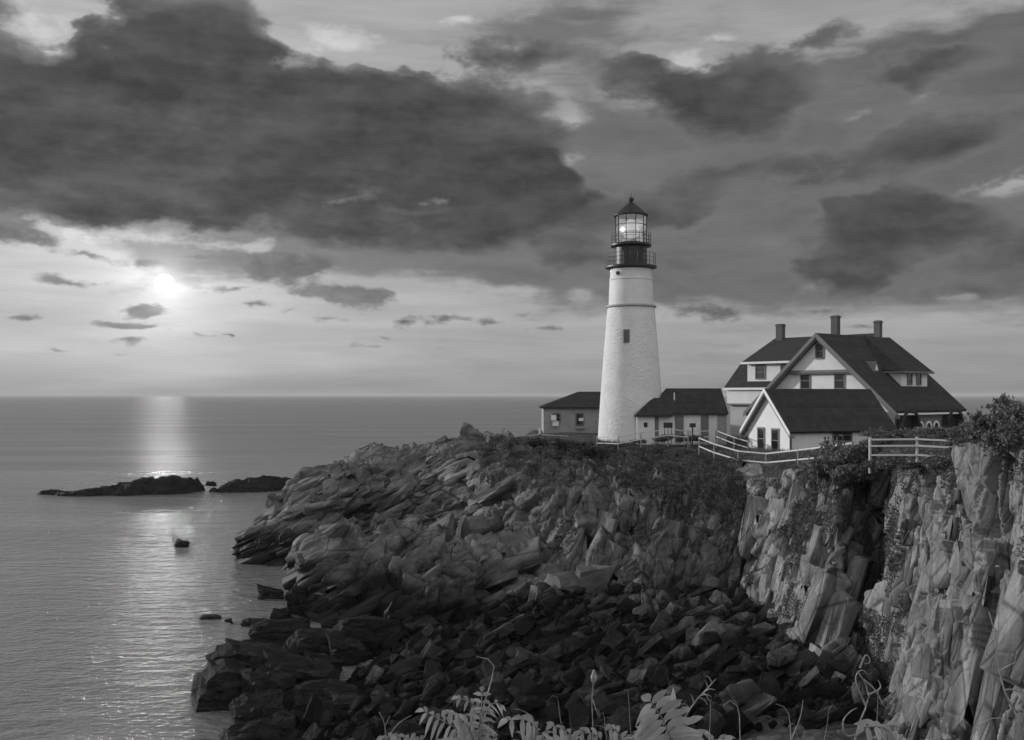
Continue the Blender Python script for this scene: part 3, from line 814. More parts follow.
# reef islands, long low skerries built as displaced ridges
def skerry(name, pts, label):
    """pts: (px, py_water, Y, half depth, height)"""
    S = 240; T = 60
    C = np.array([[*at(p[0], p[1], p[2])[:2], p[3], p[4]] for p in pts]); t = np.linspace(0, len(C) - 1, S)
    i = np.clip(np.floor(t).astype(int), 0, len(C) - 2); f = (t - i)[:, None]; f = f * f * (3 - 2 * f)
    Q = C[i] * (1 - f) + C[i + 1] * f
    a = np.linspace(-1, 1, T)
    prof = np.maximum(0, 1 - np.abs(a) ** 2.2)
    X = np.repeat(Q[:, 0:1], T, 1); Y = Q[:, 1:2] + Q[:, 2:3] * a[None]; Z = Q[:, 3:4] * prof[None] - .5
    P = np.stack([X.ravel(), Y.ravel(), Z.ravel()], 1)
    P[:, 2] += .55 * blocks(P, basis((1, .2, -.1), (.1, .2, 1), 3, 1.6, .9), 71, .7, .2, .1) + .2 * fbm(P * 1.1, 4, 8)
    P[:, 1] += .6 * fbm(P * .5, 3, 18)
    end = np.clip(np.minimum(np.arange(S), S - 1 - np.arange(S)) / 10, 0, 1)
    P[:, 2] -= np.repeat(1 - end, T) * 1.5
    return tag(link(name, mesh_from(name, P, grid_faces(S, T)[:, ::-1], m_wet)), label, 'reef')
skerry('skerry', [(34, 494, 167, .5, .5), (55, 494.5, 166, 1.8, 1.2), (80, 496, 164, 2.6, 1.1), (105, 493, 166, 3.0, 1.9), (135, 493, 167, 3.6, 2.7), (160, 491, 169, 3.8, 3.2), (190, 490, 170, 3.4, 3.0), (206, 486, 173, 1.2, .8)], 'long low dark reef lying in the sea under the sun, the longer of the two')
skerry('skerry', [(208, 487, 171, .7, .6), (222, 488, 171, 1.8, 1.4), (236, 487, 172, 3.0, 2.4), (262, 485, 173, 3.2, 2.9), (285, 484, 175, 3.0, 2.6), (300, 483, 176, 2, 1.8), (312, 483, 176, .8, .8)], 'shorter dark reef in the sea just off the tip of the headland')
place_rock('sea_rock', 211, 485, 173, 2.0, .9, 1.4, .3, 0, 'small dark rock in the gap between the two reefs', k=1)
place_rock('sea_rock', 182, 546, 109, 1.6, 1.1, 1.4, .4, 0, 'lone dark rock in the glittering water between the reef and the shore', k=2)
place_rock('sea_rock', 270, 598, 81.5, 2.2, 1.3, 1.6, .2, .1, 'dark wet rock in the water just left of the upright shore ledge', k=3)
place_rock('sea_rock', 254, 626, 71.5, 1.75, .75, 1.3, 0, 0, 'flat oblong dark rock awash, above the slanting one near the boulder point', k=4)
place_rock('sea_rock', 252, 648, 65.2, 2.1, .75, 1.0, .12, -.05, 'slanting flat slab awash just behind the weed covered boulder point', k=5)
place_rock('sea_rock', 211, 618, 74, 1.6, .42, 1.0, .1, 0, 'thin dark rock barely breaking the water, the outermost of the awash stones', k=6)
place_rock('sea_rock', 231, 622, 72.5, .8, .32, .6, 0, 0, 'tiny dark stone barely breaking the water beside a thin flat one', k=7)
place_rock('sea_rock', 281, 617, 74, 1.7, .9, 1.3, .2, 0, 'low dark rock at the water edge between the ledge and the boulders', k=1)
for i, (px, py, Y, w, h) in enumerate([(300, 640, 67, 1.0, .8), (288, 652, 63.5, .9, .7), (312, 634, 69, .8, .6), (272, 656, 62, .8, .6), (330, 628, 71, 1.1, .8), (345, 640, 67.5, 1.0, .8)]):
    place_rock('shore_stone', px, py, Y, w, h, w * .8, i * .7, .1, 'small dark stone in the shallow water between the shore ledge and the boulder point', 'rock', 'stones in the shallows', i)
# the weed covered point at lower left
for i, (px, py, Y, w, h, d, yaw, tilt, lab) in enumerate([
  (222, 702, 53.5, 3.1, 3.1, 3.2, .3, .1, 'big weed covered boulder at the seaward end of the point'),
  (262, 706, 53.0, 3.3, 2.8, 3.0, .9, -.1, 'dark rounded boulder second from the seaward end of the point'),
  (248, 661, 60.5, 4.6, 1.5, 2.6, .15, .1, 'long dark slab along the back of the weed covered point'),
  (300, 690, 55.5, 4.2, 2.6, 3.2, .2, .1, 'wide dark ledge of rock in the middle of the weed covered point'),
  (262, 724, 50.2, 2.6, 2.0, 2.4, .5, .2, 'dark boulder below the point at the very edge of the water'),
  (322, 712, 52, 4.4, 2.0, 3.0, .1, 0, 'low broad weed covered rock beside a strip of wet sand'),
  (250, 748, 47.9, 3.0, 1.9, 2.2, .3, .1, 'dark rock cut by the lower edge beside the water'),
  (292, 738, 49, 3.0, 1.5, 2.2, .1, .1, 'low dark rock beside the lower edge above the wet sand'),
  (380, 724, 50.5, 4.2, 1.7, 2.6, .05, .1, 'dark flat-topped rock to the right of the wet sand'),
  (284, 668, 59, 2.4, 1.5, 1.8, .4, .2, 'small dark rock on top of the weed covered point'),
  (320, 672, 58, 2.4, 1.6, 1.9, .7, .1, 'dark block at the landward end of the weed covered point'),
  (345, 655, 61.5, 2.2, 1.6, 1.8, .3, .2, 'dark rock behind the landward end of the point'),
  (282, 640, 66.5, 4.0, 2.4, 2.6, .2, -.25, 'dark boulder standing in the shallows below the shore ledge'),
  (318, 650, 63.8, 4.2, 2.2, 2.4, .35, -.3, 'long tilted dark boulder leaning against its neighbour in the shallows'),
  (365, 640, 66, 4.6, 2.6, 2.6, .3, -.3, 'long slanting boulder right against the foot of the shore ledge'),
  (302, 612, 74.5, 2.2, 2.9, 2.2, .2, 0, 'narrow dark rock at the seaward foot of the shore ledge')]):
    place_rock('shore_rock', px, py, Y, w, h, d, yaw, tilt, lab, k=i)

# great squared blocks that stand out of the bedded headland
m_pale, g = new_mat('pale_block_rock')
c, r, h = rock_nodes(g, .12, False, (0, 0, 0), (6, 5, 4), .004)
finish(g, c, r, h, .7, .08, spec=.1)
BLK = [rock_mesh('block', 610 + i, True, m_pale, .02, 2 + i % 2) for i in range(3)]
for i, (px, py, Y, w, h, d, yaw, tl, lab) in enumerate([
  (476, 548, 83.5, 3.0, 4.0, 3.0, .5, .15, 'tall pale squared block leaning out of the bedded rock of the headland'),
  (516, 566, 77.5, 3.9, 3.3, 3.0, .35, .25, 'broad pale squared block below and right of the tall leaning one'),
  (447, 552, 83, 2.6, 1.9, 2.4, .2, .1, 'smaller pale block tucked left of the tall leaning one'),
  (566, 598, 70.8, 3.0, 2.6, 2.4, .6, .2, 'pale block at the foot of the shaded wall above the boulder beach'),
  (592, 594, 70.2, 2.6, 2.9, 2.2, .3, -.2, 'pale upright block right of another at the foot of the shaded wall'),
  (490, 478, 97, 2.6, 2.7, 2.2, .4, .2, 'pale split block on the upper headland just left of the dark bushes')]):
    place_rock('rock_block', px, py, Y, w, h, d, yaw, tl, lab, 'rock', None, i, BLK[i % 3], .30)
# the boulder beach
def on_beach(x, y):
    px = 512 + x / y * FOCAL
    if not (-16 < x < 18): return False
    z = float(beach_z([x], [y])[0])
    if z < -.25: return False
    foot = np.interp(px, [300, 340, 400, 470, 560, 640, 735, 775, 826, 886, 940, 1000], [72.5, 71, 69, 69, 71, 68.5, 66, 60.5, 52.5, 49, 39.5, 36])
    return 42 < y < foot + .5
cand = []
tries = 0
while len(cand) < 7000 and tries < 120000:
    tries += 1
    x, y = rs.uniform(-16, 18), rs.uniform(42.5, 73)
    if not on_beach(x, y): continue
    px = 512 + x / y * FOCAL
    s = .195 * (1.0 / max(.03, rs.random())) ** .50
    if x < -6: s *= .95
    foot = np.interp(px, [470, 560, 640, 735, 775, 826, 886], [69, 71, 68.5, 66, 60.5, 52.5, 49])
    cand.append((s, x, y, float(beach_z([x], [y])[0]), px))
cand.sort(reverse=True)
kept = []; cellsz = 3.0; hashg = {}
for c in cand:
    s, x, y, z, px = c
    k0 = (int(x // cellsz), int(y // cellsz)); ok = True
    for i in (-1, 0, 1):
        for j in (-1, 0, 1):
            for q in hashg.get((k0[0] + i, k0[1] + j), ()):
                if math.hypot(q[1] - x, q[2] - y) < .42 * (q[0] + s): ok = False; break
            if not ok: break
        if not ok: break
    if ok: kept.append(c); hashg.setdefault(k0, []).append(c)
for s, x, y, z, px in list(kept):                                        # a second layer lying on the first
    if rs.random() < .42 and s < 1.3:
        s2 = s * rs.uniform(.6, 1.05); x2 = x + rs.gauss(0, .5); y2 = y + rs.gauss(0, .5)
        if on_beach(x2, y2): kept.append((s2, x2, y2, z + s * .38, px))
def apparent(c): return c[0] / c[2]
kept.sort(key=apparent, reverse=True)
kept = [c for c in kept if 395 - (c[3] + .6 - CAM_Z) / c[2] * 1000 < 752]
N_IND = 285
def boulder_pose(s, rs):
    flat = rs.uniform(.38, .75); long = rs.uniform(1.2, 2.1)
    M = Matrix.Rotation(rs.gauss(.5, .4), 3, 'Z') @ Matrix.Rotation(-rs.uniform(.1, .75), 3, 'Y') @ Matrix.Rotation(rs.gauss(.25, .3), 3, 'X')
    return M, (s * long, s * rs.uniform(.8, 1.25), s * flat)
ZONES = [
 (lambda x, y, px: px < 430 , 'dark wet boulder among the weedy stones nearest the water', 'wet boulders nearest the water'),
 (lambda x, y, px: px > 735 and True, 'grey angular boulder in the rubble under the sunlit cliff', 'boulders below the sunlit cliff'),
 (lambda x, y, px: y > 62, 'angular slab fallen at the foot of the shaded rock wall', 'slabs at the foot of the shaded wall'),
 (lambda x, y, px: y < 52, 'dark angular boulder on the beach behind the foreground leaves', 'boulders behind the foreground leaves'),
 (lambda x, y, px: True, 'dark tilted slab in the middle of the boulder beach', 'slabs in the middle of the beach')]
rest = []
for n, (s, x, y, z, px) in enumerate(kept):
    M, d = boulder_pose(s, rs)
    zc = z + d[2] * .22
    if n < N_IND:
        o = bpy.data.objects.new('boulder', BOULDERS[rs.randrange(len(BOULDERS))]); COL.objects.link(o)
        o.location = (x, y, zc); o.rotation_euler = M.to_euler(); o.scale = d
        for test, lab, grp in ZONES:
            if test(x, y, px): tag(o, lab, 'boulder', grp); break
    else:
        rest.append((np.array([x, y, zc]), np.array(M), np.array(d)))
VV, FF, k = [], [], 0
for c, A, d in rest:
    V, F = CHIPS[rs.randrange(len(CHIPS))]
    VV.append((V * d) @ A.T + c); FF.append(F + k); k += len(V)
tag(link('rubble', mesh_from('rubble', np.concatenate(VV), np.concatenate(FF), m_boulder)), 'smaller angular stones filling the gaps of the boulder beach', 'rubble', None, 'stuff')
print('boulders', len(kept), 'rest', len(rest))
# ================================================================ lighthouse and houses
def wall_mat(name, albedo, kind):
    m, g = new_mat(name); p = g.n('ShaderNodeTexCoord').outputs['Object']
    dirt = g.mr(g.noise(p, .9, 6, .65), .25, .75, .86, 1.08, False)
    if kind == 'clapboard':
        z = g.n('ShaderNodeSeparateXYZ', {'Vector': p}).outputs[2]
        saw = g.m('FRACT', g.m('MULTIPLY', z, 7.0))
        finish(g, g.m('MULTIPLY', dirt, albedo), .6, saw, .5, .02, spec=.3)
    elif kind == 'rubble':
        v = g.vor(g.mapping(p, scale=(1, 1, 1.35)), 1.9, 'DISTANCE_TO_EDGE'); n = g.noise(p, 4.5, 5, .6)
        h = g.m('ADD', g.m('MULTIPLY', g.mr(v, 0, .3), .35), g.m('MULTIPLY', n, .9))
        finish(g, g.m('MULTIPLY', g.m('MULTIPLY', dirt, albedo), g.mr(v, 0, .06, .97, 1.0)), .8, h, g.mr(g.noise(p, .5, 3), .35, .65, .12, .6), .12, spec=.2)
    elif kind == 'brick':
        b = g.n('ShaderNodeTexBrick', {'Vector': g.mapping(p, rot=(PI / 2, 0, 0)), 'Color1': (albedo,) * 3 + (1,), 'Color2': (albedo * .72,) * 3 + (1,), 'Mortar': (albedo * 1.35,) * 3 + (1,), 'Scale': 2.6, 'Mortar Size': .018})
        c = g.m('MULTIPLY', g.n('ShaderNodeRGBToBW', {'Color': b.outputs[0]}).outputs[0], dirt)
        finish(g, c, .85, b.outputs['Fac'], -.3, .02, spec=.2)
    elif kind == 'shingle':
        b = g.n('ShaderNodeTexBrick', {'Vector': g.mapping(p, rot=(PI / 2, 0, 0)), 'Color1': (albedo,) * 3 + (1,), 'Color2': (albedo * .7,) * 3 + (1,), 'Mortar': (albedo * .45,) * 3 + (1,), 'Scale': 3.2, 'Mortar Size': .014})
        st_ = g.mr(g.noise(g.mapping(p, scale=(1, 1, .25)), 1.4, 6, .6), .3, .7, .75, 1.3, False)
        c = g.m('MULTIPLY', g.m('MULTIPLY', g.n('ShaderNodeRGBToBW', {'Color': b.outputs[0]}).outputs[0], dirt), st_)
        finish(g, c, .85, b.outputs['Fac'], -.5, .03, spec=.15)
    else:
        finish(g, g.m('MULTIPLY', dirt, albedo), .65, g.noise(p, 9, 4), .15, .02, spec=.3)
    return m
m_white_rubble = wall_mat('whitewashed_rubble', .56, 'rubble')
m_white_brick = wall_mat('whitewashed_brick', .54, 'plain')
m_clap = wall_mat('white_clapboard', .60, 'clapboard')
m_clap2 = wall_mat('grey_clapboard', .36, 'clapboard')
m_roof = wall_mat('dark_shingles', .040, 'shingle')
m_brick = wall_mat('red_brick', .16, 'brick')
m_palebrick = wall_mat('pale_brick', .27, 'brick')
m_chim = wall_mat('chimney_brick', .085, 'brick')
m_trim = paint('grey_trim', .13, .1)
m_whitetrim = paint('white_trim', .62, .06)
m_black = paint('black_iron', .022, .2, 3, .45)
m_grey_iron = paint('grey_iron', .12, .2, 3, .5)
m_stone = paint('granite_coping', .3, .15)
m_concrete = paint('concrete', .2, .25, 1.2, .85, .4)
m_dark = paint('opening_shade', .012, .1)  # near-black colour stands in for the shade inside openings
m_glass, g = new_mat('window_glass'); finish(g, .02, .08, None, spec=.6)
m_lglass, g = new_mat('lantern_glass')
tr = g.n('ShaderNodeBsdfTransparent', {'Color': (.96, .96, .96, 1)}); gl = g.n('ShaderNodeBsdfGlossy', {'Color': (.9, .9, .9, 1), 'Roughness': .05})
fr = g.n('ShaderNodeFresnel', {'IOR': 1.5}); mx = g.n('ShaderNodeMixShader', {0: g.m('MULTIPLY_ADD', fr.outputs[0], .9, .08)})
g.nt.links.new(tr.outputs[0], mx.inputs[1]); g.nt.links.new(gl.outputs[0], mx.inputs[2])
tl = g.n('ShaderNodeBsdfTranslucent', {'Color': (.85, .85, .85, 1)}); m2_ = g.n('ShaderNodeMixShader', {0: .28})           # milky share stands in for bright sky reflected in the panes
g.nt.links.new(mx.outputs[0], m2_.inputs[1]); g.nt.links.new(tl.outputs[0], m2_.inputs[2])
o_ = g.n('ShaderNodeOutputMaterial'); g.nt.links.new(m2_.outputs[0], o_.inputs[0])
m_lens, g = new_mat('lit_lens'); finish(g, .5, .15, None, spec=.6, Emission_Color=1.0, Emission_Strength=.4)
m_lamp, g = new_mat('lit_lamp'); finish(g, .8, .4, None, Emission_Color=1.0, Emission_Strength=1.7)

def window(parent, c, w, h, axis, sign, name='window', bars=(1, 1), mat=None, door=False):
    """framed sash on a wall; axis 'x' or 'y' is the wall normal, sign its way out; c the centre on the wall plane"""
    x, y, z = c; f = MB(); t = .13
    def bx(a0, a1, z0, z1, d0, d1):
        lo, hi = sorted((d0 * sign, d1 * sign))
        if axis == 'y': f.box(x + a0, x + a1, y + lo, y + hi, z + z0, z + z1)
        else: f.box(x + lo, x + hi, y + a0, y + a1, z + z0, z + z1)
    bx(-w / 2 - t, -w / 2, -h / 2 - t, h / 2 + t, -.05, .07); bx(w / 2, w / 2 + t, -h / 2 - t, h / 2 + t, -.05, .07)
    bx(-w / 2, w / 2, h / 2, h / 2 + t * 1.2, -.05, .08); bx(-w / 2, w / 2, -h / 2 - t, -h / 2, -.05, .10)
    nb, nr = bars
    for i in range(1, nr + 1): bx(-w / 2, w / 2, -h / 2 + h * i / (nr + 1) - .035, -h / 2 + h * i / (nr + 1) + .035, 0, .045)
    for i in range(1, nb): bx(-w / 2 + w * i / nb - .025, -w / 2 + w * i / nb + .025, -h / 2, h / 2, 0, .04)
    o = f.build(name, mat or m_trim, parent)
    p = MB(); lo, hi = sorted((.002 * sign, .02 * sign))
    if axis == 'y': p.box(x - w / 2, x + w / 2, y + lo, y + hi, z - h / 2, z + h / 2)
    else: p.box(x + lo, x + hi, y - w / 2, y + w / 2, z - h / 2, z + h / 2)
    p.build('door_leaf' if door else 'pane', m_trim if door else m_glass, o)
    return o

# ---- lighthouse -------------------------------------------------
LX, LY = (631 - 512) * .1, 100.0
LZ = 12.0
lh = empty('lighthouse', (LX, LY, LZ), 0, 'tall white round lighthouse tower with a black glazed lantern on top', 'lighthouse')
def zz(py): return CAM_Z + (HORIZON - py) * .1 - LZ
prof = []
for py, hw in [(452, 33.6), (436, 32.9), (420, 32.0), (400, 30.7), (370, 28.5), (340, 26.1), (308, 23.4)]:
    prof.append((hw * .1, zz(py)))
MB().lathe(prof, 96).build('tower', m_white_rubble, lh, True)
MB().lathe([(2.36, zz(308.2)), (2.52, zz(307.5)), (2.52, zz(306)), (2.2, zz(305.2))], 64).build('belt_course', m_stone, lh)
MB().lathe([(2.23, zz(306.5)), (2.18, zz(290)), (2.13, zz(281)), (2.17, zz(280.6)), (2.17, zz(279.6)), (2.10, zz(279)), (2.06, zz(268.5))], 64).build('upper_shaft', m_white_brick, lh, True)
MB().lathe([(2.05, zz(270)), (2.3, zz(268.6)), (2.56, zz(268.2)), (2.56, zz(266.6)), (1.5, zz(266.4))], 64).build('lower_gallery', m_black, lh)
MB().lathe([(1.60, zz(267)), (1.57, zz(246.5))], 48).build('watch_room', m_black, lh, True)
MB().lathe([(1.6, zz(247.5)), (2.02, zz(246.8)), (2.05, zz(246.2)), (2.05, zz(244.8)), (1.2, zz(244.5))], 64).build('upper_gallery', m_black, lh)
def railing(name, R, z0, z1, n, rails):
    m = MB()
    for i in range(n):
        a = 2 * PI * i / n; m.tube([(R * math.cos(a), R * math.sin(a), z0), (R * math.cos(a), R * math.sin(a), z1)], .022, 5)
    for q in rails:
        z = z0 + (z1 - z0) * q
        m.tube([(R * math.cos(2 * PI * i / 48), R * math.sin(2 * PI * i / 48), z) for i in range(49)], .022, 5)
    return m.build(name, m_black, lh)
railing('lower_railing', 2.46, zz(266.6), zz(254.5), 22, (.33, .66, 1))
railing('upper_railing', 1.98, zz(244.8), zz(234), 20, (.33, .66, 1))
# lantern: glass drum in iron bars
NP = 10
for i in range(NP):
    a0 = 2 * PI * (i + .02) / NP - .12; a1 = 2 * PI * (i + .98) / NP - .12; r0 = 1.52
    MB().poly([(r0 * math.cos(a0), r0 * math.sin(a0), zz(244)), (r0 * math.cos(a1), r0 * math.sin(a1), zz(244)), (r0 * math.cos(a1), r0 * math.sin(a1), zz(216)), (r0 * math.cos(a0), r0 * math.sin(a0), zz(216))]).build('lantern_pane', m_lglass, lh)
m = MB()
for i in range(NP):
    a = 2 * PI * i / NP - .12; m.bar((1.54 * math.cos(a), 1.54 * math.sin(a), zz(244.6)), (1.54 * math.cos(a), 1.54 * math.sin(a), zz(215)), .07)
for py in (243.6, 234.5, 225.5, 216.2):
    m.tube([(1.55 * math.cos(2 * PI * (i / NP) - .12), 1.55 * math.sin(2 * PI * (i / NP) - .12), zz(py)) for i in range(NP + 1)], .035, 5)
m.build('lantern_bars', m_black, lh)
MB().lathe([(1.72, zz(216.2)), (1.74, zz(215.3)), (1.55, zz(213.6)), (.95, zz(208.5)), (.42, zz(204)), (.26, zz(202.5))], 20).build('lantern_roof', m_black, lh)
MB().lathe([(.12, zz(203)), (.16, zz(201.5)), (.28, zz(200.3)), (.30, zz(199)), (.22, zz(197.8)), (.05, zz(197.2)), (.03, zz(193))], 16).build('ventilator_ball', m_black, lh, True)
MB().lathe([(.30, zz(244.4)), (.30, zz(240)), (.55, zz(239)), (.72, zz(235)), (.76, zz(231)), (.72, zz(226.5)), (.5, zz(222)), (.25, zz(219.5))], 24).build('lens', m_lens, lh, True)
MB().lathe([(.02, .1), (.16, .2), (.2, .4), (.16, .6), (.02, .7)], 16, cx=-.95, cy=-.85).build('lamp', m_lamp, lh, True).location = (0, 0, zz(235))
MB().lathe([(.62, zz(243.5)), (.62, zz(236.5))], 20, cx=.2, cy=.2).build('lens_pedestal', m_grey_iron, lh)
w = MB(); rr = 2.64
w.box(-1.05, -.45, -2.62, -2.35, zz(344), zz(331)); w.build('window', m_trim, lh)
MB().box(-.98, -.52, -2.65, -2.5, zz(343), zz(332)).build('pane', m_glass, bpy.data.objects['window'])
MB().lathe([(.02, 0), (.2, 0), (.2, .12)], 12).build('porthole', m_dark, lh)
ph = [c for c in lh.children if c.name.startswith('porthole')][0]; ph.location = (-1.45, -1.62, zz(275)); ph.rotation_euler = (PI / 2, 0, -.65)
for q in (-.75, .75):
    v = MB().lathe([(.02, 0), (.11, 0), (.11, .1)], 10).build('vent', m_grey_iron, lh); v.location = (1.60 * math.sin(q), -1.60 * math.cos(q), zz(250)); v.rotation_euler = (PI / 2, 0, q)

# ---- generic roofs
def hip_roof(m, x0, x1, y0, y1, ze, zr, hl, hr, th=.16):
    ym = (y0 + y1) / 2
    A, B_, C_, D_ = (x0, y0, ze), (x1, y0, ze), (x1, y1, ze), (x0, y1, ze); R0, R1 = (x0 + hl, ym, zr), (x1 - hr, ym, zr)
    k = len(m.V); m.V += [A, B_, C_, D_, R0, R1] + [(p[0], p[1], p[2] - th) for p in (A, B_, C_, D_)]
    m.F += [[k, k + 1, k + 5, k + 4], [k + 2, k + 3, k + 4, k + 5], [k + 3, k, k + 4], [k + 1, k + 2, k + 5]]
    m.F += [[k + 9, k + 8, k + 7, k + 6]] + [[k + 6 + i, k + 6 + (i + 1) % 4, k + (i + 1) % 4, k + i] for i in range(4)]
    return m

# ---- fog signal house left of the tower
fx, fy, _ = at(541, 408, 112)
fs = empty('fog_signal_house', (fx, fy, 11.8), 0, 'low brick house with a dark hipped roof on the seaward side of the tower', 'house')
fz = lambda py: CAM_Z + (HORIZON - py) * .112 - 11.8
MB().box(.3, 11.4, .3, 8.2, 0, fz(408)).build('wall', m_palebrick, fs)
hip_roof(MB(), -.05, 11.8, -.1, 8.6, fz(407), fz(391.5), 4.5, 4.2).build('roof', m_roof, fs)
window(fs, (1.75, .3, fz(417.5)), .7, .75, 'y', -1)
window(fs, (4.35, .3, fz(419.5)), .7, 1.2, 'y', -1)
MB().box(1.15, 1.7, -.28, .23, fz(420.5), fz(415)).box(1.3, 1.95, -.06, .23, fz(426), fz(421)).build('white_box', m_whitetrim, fs)
MB().box(4.25, 4.75, -.06, .18, fz(421), fz(418)).build('white_board', m_whitetrim, fs)
MB().box(3.9, 4.9, -.05, .28, fz(428.3), fz(427)).build('sill', m_stone, fs)

# ---- passage between tower and keepers' house
K_ = .096
ox, oy = (636 - 512) * K_, 96.0
co = empty('passage_wing', (ox, oy, 11.7), 0, "low white wing with dark doors joining the tower and the keepers' house", 'wing')
cz = lambda py, k=K_: CAM_Z + (HORIZON - py) * k - 11.7
cx_ = lambda px: (px - 636) * K_
MB().box(cx_(655), cx_(727), .3, 5.0, 0, cz(413.5)).box(.12, cx_(655) - .01, .1, 3.2, 0, cz(414.5)).build('wall', m_clap, co)
m = MB(); hip_roof(m, cx_(653), cx_(728.5), -.05, 6.2, cz(413), cz(388.3, .099), 1.75, .08); m.build('roof', m_roof, co)
m = MB(); hip_roof(m, -.08, cx_(672), -.35, 3.6, cz(415), cz(398, .0975), 1.85, .5); m.build('porch_roof', m_roof, co)
MB().box(cx_(718), cx_(727) + .02, .22, .32, 0, cz(414)).build('brick_panel', m_palebrick, co)
for px0, px1 in ((655, 659), (675.5, 684), (701.5, 709)):
    m = MB(); m.box(cx_(px0), cx_(px1), .2, .34, .3, cz(415.5))
    dr_ = m.build('door', m_trim, co)
    MB().box(cx_(px0) + .12, cx_(px1) - .12, .17, .199, .4, cz(417)).build('door_leaf', m_grey_iron, dr_)
MB().box(cx_(644), cx_(647.5), .04, .14, cz(427), cz(422.5)).build('window', m_dark, co)
MB().tube([(cx_(677), 1.6, cz(401)), (cx_(677), 1.6, cz(392.5))], .06, 8).build('vent_pipe', m_whitetrim, co)

# ---- keepers' house: local x runs across the front gable, local y along its ridge
TH = math.radians(50)
hx, hy = 30.6, 100.0; HB = 11.5
kh = empty('keepers_house', (hx, hy, HB), -TH, 'large white gabled house with dark shingle roofs, dormers and three chimneys', 'house')
Z = lambda z: z - HB
hw, zr, ze, dep = 8.5, 22.7, 14.9, 13.6
sl = (zr - ze) / hw
# main wall: the gabled block
MB().hexa([(-hw + .55, .45, 0), (hw - .55, .45, 0), (hw - .55, dep - .4, 0), (-hw + .55, dep - .4, 0)], [(-hw + .55, .45, Z(ze) - .02), (hw - .55, .45, Z(ze) - .02), (hw - .55, dep - .4, Z(ze) - .02), (-hw + .55, dep - .4, Z(ze) - .02)]).build('ground_floor_wall', m_brick, kh)
g0 = Z(zr) - .45
MB().hexa([(-hw + .6, .45, Z(ze)), (hw - .6, .45, Z(ze)), (0, .45, g0)], [(-hw + .6, dep - .5, Z(ze)), (hw - .6, dep - .5, Z(ze)), (0, dep - .5, g0)]).build('gable_wall', m_clap, kh)
zb = Z(CAM_Z + (HORIZON - 370) * .1)                                     # the jetty of the upper gable
half = (Z(zr) - .5 - zb) / sl
MB().hexa([(-half, .25, zb), (half, .25, zb), (0, .25, g0 - .05)], [(-half, .44, zb), (half, .44, zb), (0, .44, g0 - .05)]).build('gable_overhang', m_clap, kh)
m = MB().box(-half - .05, half + .05, .16, .44, zb - .26, zb - .01)
for i in range(30):
    a = -half + .1 + i * (2 * half - .3) / 29; m.box(a, a + .12, .12, .3, zb - .42, zb - .27)
m.build('dentil_band', m_trim, kh)
# roof slabs (right slope, left slope), with rakes
def slope(x0, z0, x1, z1, y0, y1, th=.22):
    return [(x0, y0, z0), (x1, y0, z1), (x1, y1, z1), (x0, y1, z0)]
MB().slab([(0, -.35, Z(zr)), (hw - .1, -.35, Z(zr) - sl * (hw - .1)), (hw - .1, dep + .3, Z(zr) - sl * (hw - .1)), (0, dep - .0, Z(zr))], .24).slab(
    [(-hw - .25, -.35, Z(zr) - sl * (hw + .25)), (0, -.35, Z(zr)), (0, dep, Z(zr)), (-hw - .25, dep, Z(zr) - sl * (hw + .25))], .24).build('main_roof', m_roof, kh)
for s in (-1, 1):
    m = MB(); n0 = .30
    m.hexa([(0, -.44, Z(zr) + .03), (s * (hw + .3), -.44, Z(zr) - sl * (hw + .3) + .03), (s * (hw + .3), -.44, Z(zr) - sl * (hw + .3) - .42), (0, -.44, Z(zr) - .42)],
           [(0, -.36, Z(zr) + .03), (s * (hw + .3), -.36, Z(zr) - sl * (hw + .3) + .03), (s * (hw + .3), -.36, Z(zr) - sl * (hw + .3) - .42), (0, -.36, Z(zr) - .42)])
    m.build('rake_board', m_trim, kh)
    m = MB()
    m.hexa([(0, -.352, Z(zr) - .40), (s * hw, -.352, Z(zr) - sl * hw - .40), (s * hw, -.352, Z(zr) - sl * hw - .62), (0, -.352, Z(zr) - .62)],
           [(0, .42, Z(zr) - .40), (s * hw, .42, Z(zr) - sl * hw - .40), (s * hw, .42, Z(zr) - sl * hw - .62), (0, .42, Z(zr) - .62)])
    m.build('rake_soffit', m_trim, kh)
m = MB().box(hw - .42, hw - .02, .0, dep + .2, Z(ze) - .30, Z(ze) - .12); m.build('eave_board', m_whitetrim, kh)
# gable windows
pyz = lambda py, k=.1: Z(CAM_Z + (HORIZON - py) * k)
window(kh, (.05, .25, pyz(351)), .75, 1.35, 'y', -1)
window(kh, (-1.75, .45, pyz(380.5)), .95, 1.5, 'y', -1)
window(kh, (2.15, .45, pyz(380.5)), .95, 1.5, 'y', -1)
# right slope dormer
du0, du1, vf = 5.6, 10.7, 5.8
zt = Z(18.9); zf = Z(zr) - sl * vf; vt = (Z(zr) - zt) / sl
MB().hexa([(vf, du0, zf - .2), (vf, du1, zf - .2), (vt - .3, du1, zt - .2), (vt - .3, du0, zt - .2)], [(vf, du0, zt), (vf, du1, zt), (vt - .4, du1, zt + .1), (vt - .4, du0, zt + .1)]).build('dormer_wall', m_clap, kh)
ca, cb, cc, cd, ce = (6.3, du0 - .45, zt - .04), (6.3, 11.0, zt - .04), (0.0, dep + .1, Z(zr) + .07), (.25, 8.4, Z(zr) - .12), (vt - .35, du0 - .45, zt + .16)
k_ = [ca, cb, cc, cd]
MB().slab([ca, cb, cc, cd], .14).slab([ca, cd, ce], .14).build('dormer_roof', m_roof, kh)
MB().box(6.24, 6.4, du0 - .5, 11.05, zt - .24, zt - .02).box(vt - .3, 6.24, du0 - .56, du0 - .46, zt - .22, zt - .02).build('dormer_eave', m_trim, kh)
